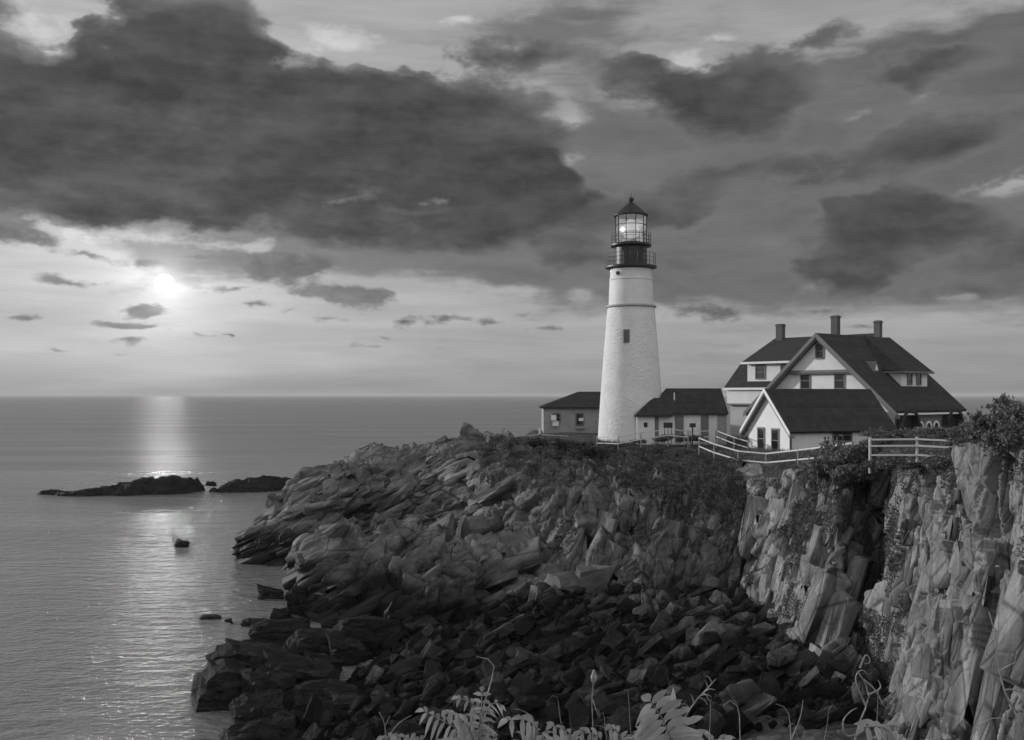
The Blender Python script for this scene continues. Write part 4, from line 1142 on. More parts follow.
for v in (du0 + 1.55, du0 + 3.35):
    window(kh, (vf + .01, v, (zf + zt) / 2 + .02), .72, 1.05, 'x', 1)
# little louvre on the slope
lv = 3.7; ly = 3.6; lz = Z(zr) - sl * lv
MB().hexa([(lv + .55, ly - .5, lz - .5), (lv + .55, ly + .5, lz - .5), (lv + .55, ly, lz + .55)], [(lv - .9, ly - .05, lz + .45), (lv - .9, ly + .05, lz + .45), (lv - .9, ly, lz + .6)]).build('roof_louvre', m_trim, kh)
MB().hexa([(lv + .57, ly - .3, lz - .35), (lv + .57, ly + .3, lz - .35), (lv + .57, ly, lz + .25)], [(lv + .6, ly - .3, lz - .35), (lv + .6, ly + .3, lz - .35), (lv + .6, ly, lz + .25)]).build('louvre_panel', m_whitetrim, kh)
# porch arches under the right eave
def arch_ring(m, x, yc, zc, r0, r1, x1, n=14):
    for i in range(n):
        a0, a1 = PI * i / n, PI * (i + 1) / n
        q = [(yc + r0 * math.cos(a0), zc + r0 * math.sin(a0)), (yc + r1 * math.cos(a0), zc + r1 * math.sin(a0)), (yc + r1 * math.cos(a1), zc + r1 * math.sin(a1)), (yc + r0 * math.cos(a1), zc + r0 * math.sin(a1))]
        m.hexa([(x, *p) for p in q], [(x1, *p) for p in q])
xw = hw - .55
for yc, r in ((2.4, 1.45), (11.2, 1.45)):
    m = MB(); m.V += [(xw + .02, yc + r * math.cos(PI * i / 14), Z(ze) - 1.45 + r * math.sin(PI * i / 14)) for i in range(15)] + [(xw + .02, yc - r, 0.2), (xw + .02, yc + r, .2)]
    m.F.append(list(range(17))); m.build('porch_arch', m_dark, kh)  # flat dark sheet on the wall, painting the shade within the arch
    m = MB(); arch_ring(m, xw - .3, yc, Z(ze) - 1.45, r, r + .3, hw + .1); m.build('arch_hood', m_roof, kh)
for yc in (5.2, 6.8, 8.3):
    m = MB(); arch_ring(m, xw, yc, Z(ze) - 1.55, .42, .62, xw + .08, 10); m.box(xw, xw + .08, yc - .62, yc - .42, Z(ze) - 2.8, Z(ze) - 1.55).box(xw, xw + .08, yc + .42, yc + .62, Z(ze) - 2.8, Z(ze) - 1.55)
    f = m.build('arched_window', m_whitetrim, kh)
    m = MB(); m.V += [(xw + .02, yc + .42 * math.cos(PI * i / 10), Z(ze) - 1.55 + .42 * math.sin(PI * i / 10)) for i in range(11)] + [(xw + .02, yc - .42, Z(ze) - 2.8), (xw + .02, yc + .42, Z(ze) - 2.8)]
    m.F.append(list(range(13))); m.build('pane', m_glass, f)
# left cross wing, ridge along local x at y = 13.6, gambrel slope toward the viewer
wr = 23.3; yr = dep; v0 = -14.7
kx, kz = 6.5, 20.3; ex, ez = 9.8, 17.3
MB().slab([(v0, yr - kx, Z(kz)), (-1.0, yr - kx, Z(kz)), (-1.0, yr, Z(wr)), (v0, yr, Z(wr))], .22).slab(
    [(v0, yr - ex, Z(ez)), (-1.0, yr - ex, Z(ez)), (-1.0, yr - kx - .002, Z(kz) - .003), (v0, yr - kx - .002, Z(kz) - .003)], .22).slab(
    [(v0, yr, Z(wr)), (-2.5, yr, Z(wr)), (-2.5, yr + 9.5, Z(17.3)), (v0, yr + 9.5, Z(17.3))], .22).build('wing_roof', m_roof, kh)
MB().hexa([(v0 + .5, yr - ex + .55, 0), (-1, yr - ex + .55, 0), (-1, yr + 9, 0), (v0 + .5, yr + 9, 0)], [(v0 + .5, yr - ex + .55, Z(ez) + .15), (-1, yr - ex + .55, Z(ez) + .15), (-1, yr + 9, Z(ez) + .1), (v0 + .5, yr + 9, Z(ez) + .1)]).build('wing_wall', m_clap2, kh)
MB().hexa([(v0 + .6, yr - ex + .6, Z(ez) + .1), (v0 + .6, yr - kx, Z(kz) - .35), (v0 + .6, yr, Z(wr) - .4), (v0 + .6, yr + 9, Z(ez))], [(v0 + 1, yr - ex + .6, Z(ez) + .1), (v0 + 1, yr - kx, Z(kz) - .35), (v0 + 1, yr, Z(wr) - .4), (v0 + 1, yr + 9, Z(ez))]).build('wing_gable', m_clap, kh)
MB().box(v0 + .3, -1, yr - ex + .22, yr - ex + .5, Z(15.55), Z(ez) - .26).build('wing_upper_wall', m_clap, kh)
MB().box(v0 + .25, -1, yr - ex + .16, yr - ex + .52, Z(15.36), Z(15.54)).build('wing_band', m_trim, kh)
MB().box(v0 - .02, -1, yr - ex - .08, yr - ex + .0, Z(ez) - .24, Z(ez) + .02).build('wing_eave', m_whitetrim, kh)
dy0, dz0, dz1 = yr - 9.0, Z(17.95), Z(20.15)
MB().box(v0 + 2.7, -3.0, dy0, yr - 5.5, dz0 - .2, dz1).build('wing_dormer_wall', m_clap, kh)
MB().slab([(v0 + 2.2, dy0 - .5, dz1 + .02), (-2.4, dy0 - .5, dz1 + .02), (-2.4, yr - 4.2, Z(wr) - (3.0 / 6.5) * 4.2 + .12), (v0 + 2.2, yr - 4.2, Z(wr) - (3.0 / 6.5) * 4.2 + .12)], .18).build('wing_dormer_roof', m_roof, kh)
MB().box(v0 + 2.15, -2.4, dy0 - .58, dy0 - .5, dz1 - .2, dz1 + .03).build('wing_dormer_eave', m_whitetrim, kh)
for v in (v0 + 4.45, v0 + 7.75): window(kh, (v, dy0, (dz0 + dz1) / 2), 1.1, 1.35, 'y', -1, bars=(2, 1))
# chimneys
def chimney(px0, px1, py0, py1, Y, lab):
    x = ((px0 + px1) / 2 - 512) * Y / 1000; w_ = (px1 - px0) * Y / 1000 * .40; z0 = CAM_Z + (HORIZON - py1 - 6) * Y / 1000; z1 = CAM_Z + (HORIZON - py0) * Y / 1000
    c = Matrix.Rotation(TH, 3, 'Z') @ Vector((x - hx, Y - hy, 0))
    m = MB().box(c.x - w_ , c.x + w_ , c.y - w_ * .8, c.y + w_ * .8, Z(z0) - .6, Z(z1) - .25).box(c.x - w_ - .07, c.x + w_ + .07, c.y - w_ * .8 - .07, c.y + w_ * .8 + .07, Z(z1) - .248, Z(z1) - .1).box(c.x - w_ + .03, c.x + w_ - .03, c.y - w_ * .8 + .03, c.y + w_ * .8 - .03, Z(z1) - .098, Z(z1))
    m.build('chimney', m_chim, kh)
chimney(776, 785, 324, 340, 119, '')
chimney(831, 840, 315.5, 334, 104, '')
chimney(874, 882, 320.5, 335, 108, '')

# ---- small shed in front
ST = math.radians(68)
sx, sy = 23.9, 86.0; SB = 11.2
sh = empty('shed', (sx, sy, SB), -ST, 'small white gabled shed with two tall windows and a plain dark roof', 'shed')
Zs = lambda py, k=.086: CAM_Z + (HORIZON - py) * k - SB
w_, L_ = 6.0, 11.0; se_, sr_ = Zs(425), Zs(388.5)
pitch = (sr_ - se_) / (w_ / 2)
MB().hexa([(-w_, 0, -.5), (0, 0, -.5), (0, 0, se_), (-w_ / 2, 0, sr_ - .3), (-w_, 0, se_)], [(-w_, L_, -.5), (0, L_, -.5), (0, L_, se_), (-w_ / 2, L_, sr_ - .3), (-w_, L_, se_)]).build('wall', m_clap, sh)
oh = .55
MB().slab([(-w_ / 2, -.45, sr_), (oh, -.45, sr_ - pitch * (w_ / 2 + oh)), (oh, L_ + .4, sr_ - pitch * (w_ / 2 + oh)), (-w_ / 2, L_ + .4, sr_)], .2).slab(
    [(-w_ - oh, -.45, sr_ - pitch * (w_ / 2 + oh)), (-w_ / 2, -.45, sr_), (-w_ / 2, L_ + .4, sr_), (-w_ - oh, L_ + .4, sr_ - pitch * (w_ / 2 + oh))], .2).build('roof', m_roof, sh)
for s in (-1, 1):
    m = MB(); e = w_ / 2 + oh + .05
    q = [(-w_ / 2, sr_ + .03), (-w_ / 2 + s * e, sr_ - pitch * e + .03), (-w_ / 2 + s * e, sr_ - pitch * e - .3), (-w_ / 2, sr_ - .3)]
    m.hexa([(p[0], -.53, p[1]) for p in q], [(p[0], -.46, p[1]) for p in q]); m.build('barge_board', m_whitetrim, sh)
    q = [(-w_ / 2, sr_ - .31), (-w_ / 2 + s * e, sr_ - pitch * e - .31), (-w_ / 2 + s * e, sr_ - pitch * e - .5), (-w_ / 2, sr_ - .5)]
    m = MB(); m.hexa([(p[0], -.5, p[1]) for p in q], [(p[0], -.002, p[1]) for p in q]); m.build('rafter_end', m_trim, sh)
window(sh, (-4.05, 0, Zs(440.5)), .85, 1.75, 'y', -1)
window(sh, (-2.0, 0, Zs(441.5)), .85, 1.85, 'y', -1)
window(sh, (0, 5.6, Zs(436)), 1.9, 1.0, 'x', 1, bars=(2, 1))
MB().box(-.02, .09, -.03, .12, -.3, se_ - .25).build('downpipe', m_black, sh)
MB().box(-.6, .62, .1, L_, se_ - .55, se_ - .38) if False else None
# ================================================================ fences and small things on the point
m_rail = paint('painted_rail', .44, .15, 4)
m_post = paint('weathered_post', .20, .25, 4)
m_wpost = paint('painted_post', .42, .2, 4)
def fence(label, pts, hgt, rails, rail_w=.09, post_w=.12, group=None, rmat=None, pmat=None, posts=None):
    """pts: (px, py of the top rail, distance)"""
    P = [Vector(at(*p)) for p in pts]; b = P[0] - Vector((0, 0, hgt))
    root = empty('rail_fence', b, 0, label, 'fence', group)
    for i, p in enumerate(P):
        if posts and not posts[i]: continue
        m = MB(); q = p - b; m.box(q.x - post_w / 2, q.x + post_w / 2, q.y - post_w / 2, q.y + post_w / 2, q.z - hgt - .5, q.z + .10); m.build('post', pmat or m_post, root)
    for i in range(len(P) - 1):
        for r in rails:
            d = Vector((0, -.07, -r * hgt)); m = MB(); m.bar(P[i] - b + d, P[i + 1] - b + d, .05, rail_w); m.build('rail', rmat or m_rail, root)
    return root
fence('thin wire-like rail fence at the edge of the rocks by the brick house', [(504, 438, 108), (522, 436, 108), (540, 434.5, 108), (568, 436, 106)], 1.0, (.0, .45), .05, .09)
fence('white railing curving past the foot of the lighthouse', [(597, 437, 95), (618, 437.5, 93), (641, 433, 92.5), (668, 429, 92), (688, 431, 92)], 1.15, (.0, .5), .09, .10)
fence("white railing along the path behind, between the passage wing and the shed", [(690, 431.5, 93.5), (716, 430.5, 93), (734, 437.5, 90.5), (748, 441.5, 89)], 1.1, (.0, .5), .08, .10)
fence('white two-rail fence running in front of the small shed along the cliff edge', [(699, 438, 86), (714, 444, 84), (738, 451, 81), (766, 453.5, 79), (798, 450, 75), (831, 446, 70), (852, 443, 64)], 1.15, (.0, .62), .10, .10)
fence('white three-rail fence between the bushes on top of the cliff', [(870, 439.5, 46), (917, 439, 45), (957, 441, 44)], 1.05, (.0, .28, .68), .08, .09, None, None, m_wpost)
fence('short piece of white fence half lost in the shrub at the right edge', [(1021, 412, 40), (1060, 411, 39)], 1.0, (.0, .42), .10, .11, None, None, m_wpost)
# retaining wall
x, y, z = at(741, 492, 79.0)
w_ = tag(MB().box(-1.2, 1.3, 0, .5, -1.2, 1.25).box(-1.3, 1.4, -.08, .6, 1.252, 1.4).build('retaining_wall', m_concrete), 'short pale concrete wall filling the gap at the top of the cliff corner', 'wall'); w_.location = (x, y, z); w_.rotation_euler = (0, 0, .1)
# coin viewer and sign by the railing
x, y, z = at(692.5, 440, 91)
cv = empty('coin_viewer', (x, y, z), 0, 'dark viewing binoculars on a post beside the white railing', 'viewer')
MB().tube([(0, 0, -.5), (0, 0, 1.15)], .07, 8).build('post', m_black, cv)
MB().box(-.26, .26, -.2, .22, 1.16, 1.52).tube([(-.13, -.34, 1.36), (-.13, -.19, 1.36)], .09, 8).tube([(.13, -.34, 1.36), (.13, -.19, 1.36)], .09, 8).build('binocular_head', m_black, cv)
x, y, z = at(668, 436, 92.6)
sg = empty('notice_board', (x, y, z), 0, 'small dark notice board on legs above the lighthouse railing', 'sign')
MB().box(-.42, .42, -.04, .04, .75, 1.25).build('board', m_black, sg)
MB().box(-.34, -.27, -.03, .03, -.6, .748).build('leg', m_black, sg); MB().box(.27, .34, -.03, .03, -.6, .748).build('leg', m_black, sg)
x, y, z = at(540, 441, 107.5)
lp = empty('marker_post', (x, y, z), 0, 'short post with a white top at the corner of the brick house', 'post')
MB().tube([(0, 0, -1), (0, 0, .75)], .1, 8).build('post', m_black, lp); MB().tube([(0, 0, .752), (0, 0, 1.35)], .13, 8).build('cap', m_rail, lp)
x, y, z = at(346, 466, 106.5)
tag(MB().tube([(0, 0, -.6), (.02, 0, .5), (.05, 0, .95)], [.13, .11, .07], 7).build('iron_stake', m_black), 'small dark stake standing on the bare crest of the headland', 'stake').location = (x, y, z)
# ================================================================ plants
def leaf_mat(name, lo, hi, scale=1.2, trans=.25):
    m, g = new_mat(name); p = pos_of(g)
    oi = g.n('ShaderNodeNewGeometry').outputs['Random Per Island']
    c = g.m('MULTIPLY', g.mr(oi, 0, 1, lo, hi, False), g.mr(g.noise(p, scale, 4, .6), .3, .7, .7, 1.3, False))
    d = g.n('ShaderNodeBsdfPrincipled', {'Base Color': g.gray(c), 'Roughness': .65, 'Specular IOR Level': .25})
    t = g.n('ShaderNodeBsdfTranslucent', {'Color': g.gray(c)})
    mx = g.n('ShaderNodeMixShader', {0: trans}); g.nt.links.new(d.outputs[0], mx.inputs[1]); g.nt.links.new(t.outputs[0], mx.inputs[2])
    o = g.n('ShaderNodeOutputMaterial'); g.nt.links.new(mx.outputs[0], o.inputs[0])
    return m
m_leaf = leaf_mat('shrub_leaves', .06, .17)
m_darkleaf = leaf_mat('dark_shrub_leaves', .015, .055)
m_cover = leaf_mat('creeper_leaves', .05, .13)
m_slope = leaf_mat('slope_plants', .025, .095)
m_grass = leaf_mat('grass_blades', .05, .14)
m_stem, g = new_mat('woody_stem'); finish(g, .06, .8)
m_fg = leaf_mat('sumac_leaf', .20, .32, 8, .3)
m_fgstem, g = new_mat('sumac_stem'); finish(g, g.mr(g.noise(pos_of(g), 30, 3), .3, .7, .12, .26), .6)

def leaf_quads(C, size, rg, up=.3):
    """one folded leaf-sized quad at each point"""
    n = len(C)
    a = rg.normal(size=(n, 3)); a[:, 2] += up; a /= np.linalg.norm(a, axis=1, keepdims=True)
    b = np.cross(a, rg.normal(size=(n, 3))); b /= np.linalg.norm(b, axis=1, keepdims=True) + 1e-9
    s = size * rg.uniform(.6, 1.4, (n, 1))
    c = np.cross(a, b)
    V = np.stack([C - a * s * .5, C + b * s * .28, C + a * s * .6 + c * s * .15, C - b * s * .28], 1).reshape(-1, 3)
    F = np.arange(4 * n).reshape(n, 4)
    return V, F
def shrub_mesh(seed, leaves=2600, size=.12, mat=None, flat=.8):
    rg = np.random.default_rng(seed)
    k = rg.integers(7, 12)
    cen = rg.normal(size=(k, 3)) * np.array([.42, .36, .22]); cen[:, 2] = np.abs(cen[:, 2]) * 1.1 + .15
    rad = rg.uniform(.20, .42, k)
    pick = rg.integers(0, k, leaves)
    d = rg.normal(size=(leaves, 3)); d /= np.linalg.norm(d, axis=1, keepdims=True)
    r = rad[pick] * (.45 + .65 * rg.random(leaves) ** .5) * (1 + .3 * np.sin(d[:, 0] * 5 + pick) * np.cos(d[:, 2] * 6 + pick * 2))
    C = cen[pick] + d * r[:, None]
    C[:, 2] = np.abs(C[:, 2]) * flat
    # shoots that stick out
    ns = 26
    base = cen[rg.integers(0, k, ns)]; tip = base + rg.normal(size=(ns, 3)) * np.array([.3, .3, .12]) + np.array([0, 0, .36])
    t = rg.random((ns, 14, 1)); S = (base[:, None] * (1 - t) + tip[:, None] * t).reshape(-1, 3) + rg.normal(size=(ns * 14, 3)) * .02
    C = np.concatenate([C, S * np.array([1, 1, flat])])
    V, F = leaf_quads(C, size, rg)
    me = mesh_from('shrub_leaves', V, F, mat or m_leaf)
    m = MB()
    for i in range(6):
        e = cen[rg.integers(0, k)]; m.tube([(e[0] * .15, e[1] * .15, -.15), (e[0] * .5, e[1] * .5, e[2] * .5 * flat), (e[0], e[1], e[2] * flat)], [.03, .02, .01], 5)
    return me, mesh_from('shrub_stems', m.V, m.F, m_stem)
SHR = [shrub_mesh(700 + i, 3000, .115) for i in range(5)]
DSHR = [shrub_mesh(720 + i, 2600, .12, m_darkleaf) for i in range(4)]
rs2 = random.Random(9)
def shrub(px, py, Y, w, h, label, dark=False, group=None, k=0):
    x, y, z = at(px, py, Y)
    me, st_ = (DSHR if dark else SHR)[k % (4 if dark else 5)]
    r = empty('shrub', (x, y, z), rs2.uniform(0, 6), label, 'shrub', group)
    r.scale = (w * .62, w * .62, h * .95)
    link('foliage', me, r); link('stems', st_, r)
    return r
G1 = 'dark bushes in front of the brick house'
for i, (px, py, Y, w, h) in enumerate([(512, 455, 98, 4.0, 1.3), (530, 451, 99, 4.4, 1.5), (551, 450, 98, 4.2, 1.45), (576, 452, 96, 4.2, 1.5), (524, 466, 95, 4.2, 1.9), (547, 465, 94, 4.0, 1.9), (503, 464, 96, 3.0, 1.5), (568, 465, 92.5, 3.8, 1.9), (592, 456, 93, 2.8, 1.2)]):
    shrub(px, py, Y, w, h, 'dark rounded bush in the thicket in front of the low brick house', True, G1, i)
shrub(662, 441, 93.5, 2.6, .95, 'pale bush growing behind the white railing by the lighthouse', k=1)
shrub(688, 441, 93.3, 2.0, .9, 'lower pale bush beside the viewing binoculars', k=2)
shrub(640, 443, 93.6, 1.4, .6, 'tiny bush behind the white railing near the tower foot', k=3)
for i, (px, py, Y, w, h, lab) in enumerate([
  (856, 464, 56.5, 2.5, 2.0, 'tall bushy shrub on the cliff top in front of the shed roof end'),
  (830, 478, 57, 2.6, 1.9, 'shrub hanging over the cliff edge below the tall bushy one'),
  (880, 448, 55, 1.6, 1.0, 'small shrub between the tall bushy one and the three-rail fence'),
  (852, 482, 55.5, 2.6, 1.8, 'lowest of the shrubs spilling over the dark cliff recess'),
  (815, 470, 62, 2.0, .8, 'little shrub at the cliff edge under the end of the two-rail fence'),
  (968, 447, 42.5, 2.0, 1.5, 'ragged shrub at the right end of the three-rail fence'),
  (985, 446, 41, 2.2, 1.9, 'dense shrub on the cliff top left of the highest one'),
  (1010, 432, 39.5, 2.0, 1.9, 'highest shrub at the right edge, behind the fence post'),
  (1028, 446, 38, 2.2, 1.6, 'shrub cut by the right edge of the picture'),
  (998, 458, 39.5, 1.5, 1.0, 'low shrub among the topmost rock spikes at the right'),
  (942, 468, 43.5, 1.8, .9, 'low shrub just under the right part of the three-rail fence'),
  (880, 468, 45.5, 1.7, .75, 'low shrub hiding the foot of the left post of the three-rail fence'),
  (906, 468, 45, 1.5, .45, 'flat little shrub under the middle of the three-rail fence')]):
    shrub(px, py, Y, w, h, lab, False, None, i)
for i, (px, py, Y, w, h) in enumerate([(878, 436, 60, 2.4, .65), (897, 437, 62, 2.6, .6), (915, 437, 60, 2.4, .6), (932, 437, 58, 2.4, .65), (950, 436, 57, 2.4, .65), (967, 434, 60, 2.4, .9), (889, 441, 52, 1.6, .5), (928, 441, 52, 1.8, .5), (978, 432, 52, 2.2, .9)]):
    shrub(px, py, Y, w, h, "low shrub in the row between the three-rail fence and the porch arches", False, 'row of shrubs behind the three-rail fence', i)

# ---- creepers, turf and weeds growing on the rock: uncountable
def project(P):
    return 512 + P[:, 0] / P[:, 1] * FOCAL, HORIZON + (CAM_Z - P[:, 2]) / P[:, 1] * FOCAL
rg = np.random.default_rng(5)
def growth(sheet, regions, n_try):
    P, N = SHEETS[sheet]; S, T, _ = P.shape
    a = np.linalg.norm(np.cross(np.gradient(P, axis=0), np.gradient(P, axis=1)), axis=2).ravel(); a /= a.sum()
    idx = rg.choice(S * T, n_try, p=a); Q = P.reshape(-1, 3)[idx]; M = N.reshape(-1, 3)[idx]
    px, py = project(Q); out = []
    clump = fbm(Q * .45, 4, 60)
    for poly, dens, thr in regions:
        k = inside(px, py, poly) & (rg.random(n_try) < dens) & (clump > thr)
        out.append(np.concatenate([Q[k], M[k]], 1))
    return np.concatenate(out)
slope_reg = [(585, 440), (650, 436), (752, 455), (756, 500), (742, 512), (700, 500), (655, 500), (610, 485), (590, 470)]
hang_reg = [(660, 490), (752, 490), (752, 600), (720, 596), (700, 560), (675, 540)]
head = growth('headland', [(slope_reg, 1, -1.0), ([(488, 440), (600, 440), (600, 470), (570, 485), (500, 492), (480, 470)], .9, -.5), (hang_reg, 1, -.1), ([(540, 480), (700, 480), (690, 560), (560, 560)], 1, .42), ([(450, 440), (560, 470), (560, 520), (470, 520)], 1, .5)], 420000)
cl = growth('cliff', [([(770, 440), (1030, 400), (1030, 445), (975, 470), (905, 478), (880, 500), (830, 500), (800, 480)], 1, -.7), ([(832, 470), (908, 460), (905, 640), (880, 690), (850, 650)], 1, -.15), ([(745, 480), (900, 480), (880, 640), (745, 610)], 1, .32), ([(905, 460), (1030, 440), (1030, 560), (905, 540)], 1, .22), ([(745, 490), (832, 480), (820, 560), (745, 540)], 1, .2)], 520000)
def cover(name, A, size, mat, label, lift=.12):
    C = A[:, :3] + A[:, 3:] * rg.random((len(A), 1)) * lift + np.array([0, 0, .05])
    V, F = leaf_quads(C, size, rg, .5)
    return tag(link(name, mesh_from(name, V, F, mat)), label, 'plants', None, 'stuff')
cover('ground_cover', head, .13, m_slope, 'dark creeping plants over the slope below the lighthouse fence', .35)
cover('creepers', cl, .10, m_cover, 'weeds and creepers clinging to the sunlit cliff', .22)
def blades(name, B, h, mat, label):
    n = len(B); ang_ = rg.random(n) * 6.28; w = .018 + .012 * rg.random(n)
    d = np.stack([np.cos(ang_), np.sin(ang_), ang_ * 0], 1) * w[:, None]
    lean = rg.normal(size=(n, 3)) * .22; lean[:, 2] = 1; lean[:, 0] += .15
    tip = B + lean * (h * rg.uniform(.5, 1.3, n))[:, None]
    V = np.stack([B - d, B + d, tip], 1).reshape(-1, 3); F = np.arange(3 * n).reshape(n, 3)
    return tag(link(name, mesh_from(name, V, F, mat)), label, 'grass', None, 'stuff')
# grass on the plateau where it shows, thicker near the edge
xs = rg.uniform(4, 44, 160000); ys = rg.uniform(36, 106, 160000)
k = inside(xs, ys, LAND) & (fbm(np.stack([xs * .4, ys * .4, xs * 0], 1), 3, 61) > -.35)
B = np.stack([xs[k], ys[k], plateau_z(xs[k], ys[k])], 1)
hs = head[rg.random(len(head)) < .5]
B = np.concatenate([B, hs[inside(*project(hs[:, :3]), slope_reg)][:, :3]])
blades('grass', B, .38, m_grass, 'rough grass on the ground around the houses and the slope below')

# ---- foreground sumac and dry stalks, just below the photographer
def leaflet(m, base, d, nrm, L, w, droop, rs_):
    d = Vector(d).normalized(); nrm = Vector(nrm).normalized(); s = d.cross(nrm).normalized()
    prof = [(0, .12), (.12, .6), (.32, 1), (.58, .92), (.82, .5), (1, .04)]
    k = len(m.V)
    for t, q in prof:
        c = Vector(base) + d * L * t - Vector((0, 0, 1)) * droop * L * t * t
        e = s * w * q; f = nrm * w * q * .35
        m.V += [tuple(c - e + f), tuple(c), tuple(c + e + f)]
    for i in range(len(prof) - 1):
        a = k + 3 * i
        m.F += [[a, a + 1, a + 4, a + 3], [a + 1, a + 2, a + 5, a + 4]]
def spline(pts, n):
    return [Vector(p) for p in resample(np.array([tuple(p) for p in pts], float), n)]
def frond(root, pts, pairs, L, w, nrm, rs_, droop=.35, name='leaf', fwd=.45, sides=(1, -1)):
    pairs = int(pairs * 1.35)
    C = spline(pts, 26); m = MB(); nrm = Vector(nrm).normalized()
    for i in range(pairs):
        t = .16 + .80 * i / (pairs - 1); j = min(24, int(t * 25)); r = (C[j + 1] - C[j]).normalized(); s = r.cross(nrm).normalized()
        q = 1 - .55 * t ** 2.2 if t > .3 else .72 + t
        for sd_ in sides:
            leaflet(m, C[j], s * sd_ + r * (fwd + .25 * t) + nrm * rs_.uniform(-.12, .12), nrm + s * sd_ * -.25, 1.12 * L * q * rs_.uniform(.88, 1.1), .62 * w * rs_.uniform(.85, 1.15), 1.4 * droop * rs_.uniform(.5, 1.4), rs_)
    leaflet(m, C[-1], C[-1] - C[-2], nrm, L * .55, w * .8, droop, rs_)
    me = mesh_from(name, m.V, m.F, m_fg, True); o = link(name, me, root)
    t_ = MB(); t_.tube(C[::2] + [C[-1]], [.0042 - .0028 * i / 14 for i in range(len(C[::2]) + 1)], 6); t_.build('midrib', m_fgstem, o)
    return o
def stalk(root, pts, r=.004, name='stem', r1=None):
    C = spline(pts, 18); m = MB(); m.tube(C, [r + ((r1 or r * .35) - r) * i / 17 for i in range(18)], 6)
    return m.build(name, m_fgstem, root, True)
rf = random.Random(4)
def loc(root, px, py, Y): return Vector(at(px, py, Y)) - root.location
def plant(px, Y, label, name='sumac_plant', cat='plant', group=None):
    x = (px - 512) / FOCAL * Y
    return empty(name, (x, Y, gz(x, Y) - .22), 0, label, cat, group)
Y0 = 4.0
p = plant(470, Y0, 'feathery sumac with a hooked shoot, at the lower edge left of centre')
f = lambda *q: loc(p, *q)
stalk(p, [(0, 0, 0), f(478, 775, Y0), f(481, 735, Y0), f(484, 705, Y0), f(490, 686, Y0), f(494, 668, Y0), f(490, 660, Y0 - .02), f(476, 656.5, Y0 - .03)], .0055)
frond(p, [f(478, 770, Y0), f(462, 735, Y0 - .05), f(445, 722, Y0 - .1), f(424, 711, Y0 - .15)], 9, .085, .012, (.1, -.75, .65), rf, .5)
frond(p, [f(479, 765, Y0), f(472, 735, Y0 - .1), f(460, 718, Y0 - .2), f(447, 712, Y0 - .3)], 7, .09, .013, (0, -.7, .7), rf, .5)
frond(p, [f(480, 770, Y0), f(479, 735, Y0 - .06), f(481, 715, Y0 - .1), f(482, 692, Y0 - .12)], 10, .085, .013, (0, -.85, .5), rf, .45)
frond(p, [f(482, 730, Y0), f(478, 712, Y0 - .05), f(470, 702, Y0 - .1), f(458, 698, Y0 - .13)], 5, .06, .011, (0, -.7, .7), rf, .4)
frond(p, [f(482, 725, Y0), f(488, 708, Y0 + .05), f(496, 703, Y0 + .08), f(502, 706, Y0 + .1)], 4, .05, .010, (0, -.7, .7), rf, .4)
p = plant(540, Y0 + .2, 'drooping sumac leaf arching to the left of the thin upright stalk')
f = lambda *q: loc(p, *q)
frond(p, [f(552, 790, Y0 + .2), f(543, 745, Y0 + .15), f(530, 722, Y0 + .05), f(508, 720, Y0 - .05)], 8, .11, .016, (-.1, -.7, .7), rf, .5)
stalk(p, [(0, 0, 0), f(552, 790, Y0 + .2), f(536, 725, Y0 + .15), f(525, 712, Y0 + .15), f(514, 709, Y0 + .1)], .0045)
frond(p, [f(565, 790, Y0 + .2), f(572, 750, Y0 + .15), f(568, 732, Y0 + .1), f(552, 726, Y0)], 7, .09, .014, (0, -.7, .7), rf, .5)
p = plant(594, Y0 + .1, 'thin upright stalk with a seed head rising above low leaves')
f = lambda *q: loc(p, *q)
stalk(p, [(0, 0, 0), f(592, 770, Y0 + .1), f(593, 730, Y0 + .1), f(592, 700, Y0 + .1), f(594, 678, Y0 + .1)], .004)
stalk(p, [f(593, 700, Y0 + .1), f(597, 712, Y0 + .08), f(601, 716, Y0 + .08)], .0025, 'twig')
MB().lathe([(.002, -.03), (.012, -.015), (.014, .0), (.004, .03)], 8).build('seed_head', m_fgstem, p).location = f(594, 677, Y0 + .1)
frond(p, [f(604, 785, Y0), f(604, 750, Y0), f(596, 735, Y0 - .05), f(580, 733, Y0 - .1)], 6, .085, .014, (0, -.7, .7), rf, .5)
frond(p, [f(604, 785, Y0), f(612, 755, Y0), f(622, 740, Y0 - .05), f(634, 738, Y0 - .1)], 6, .08, .013, (0, -.7, .7), rf, .5)
p = plant(675, Y0 - .3, 'large sumac leaf with long curved leaflets, the biggest of the foreground leaves')
f = lambda *q: loc(p, *q); Yb = Y0 - .3
frond(p, [f(688, 800, Yb), f(676, 755, Yb), f(664, 722, Yb - .06), f(650, 701, Yb - .14)], 9, .155, .023, (-.05, -.95, .3), rf, .28, fwd=.02)
frond(p, [f(690, 800, Yb), f(692, 755, Yb + .06), f(684, 722, Yb + .08), f(672, 706, Yb + .05)], 6, .11, .020, (.1, -.95, .3), rf, .3, fwd=.1)
m = MB(); leaflet(m, f(671, 716, Yb + .1), (.08, 0, 1), (0.5, -.8, .1), .105, .017, -.05, rf); link('young_leaf', mesh_from('young_leaf', m.V, m.F, m_fg, True), p)
stalk(p, [(0, 0, 0), f(690, 800, Yb + .1), f(684, 728, Yb + .1), f(692, 706, Yb + .1), f(706, 690, Yb + .1), f(716, 679, Yb + .1)], .006)
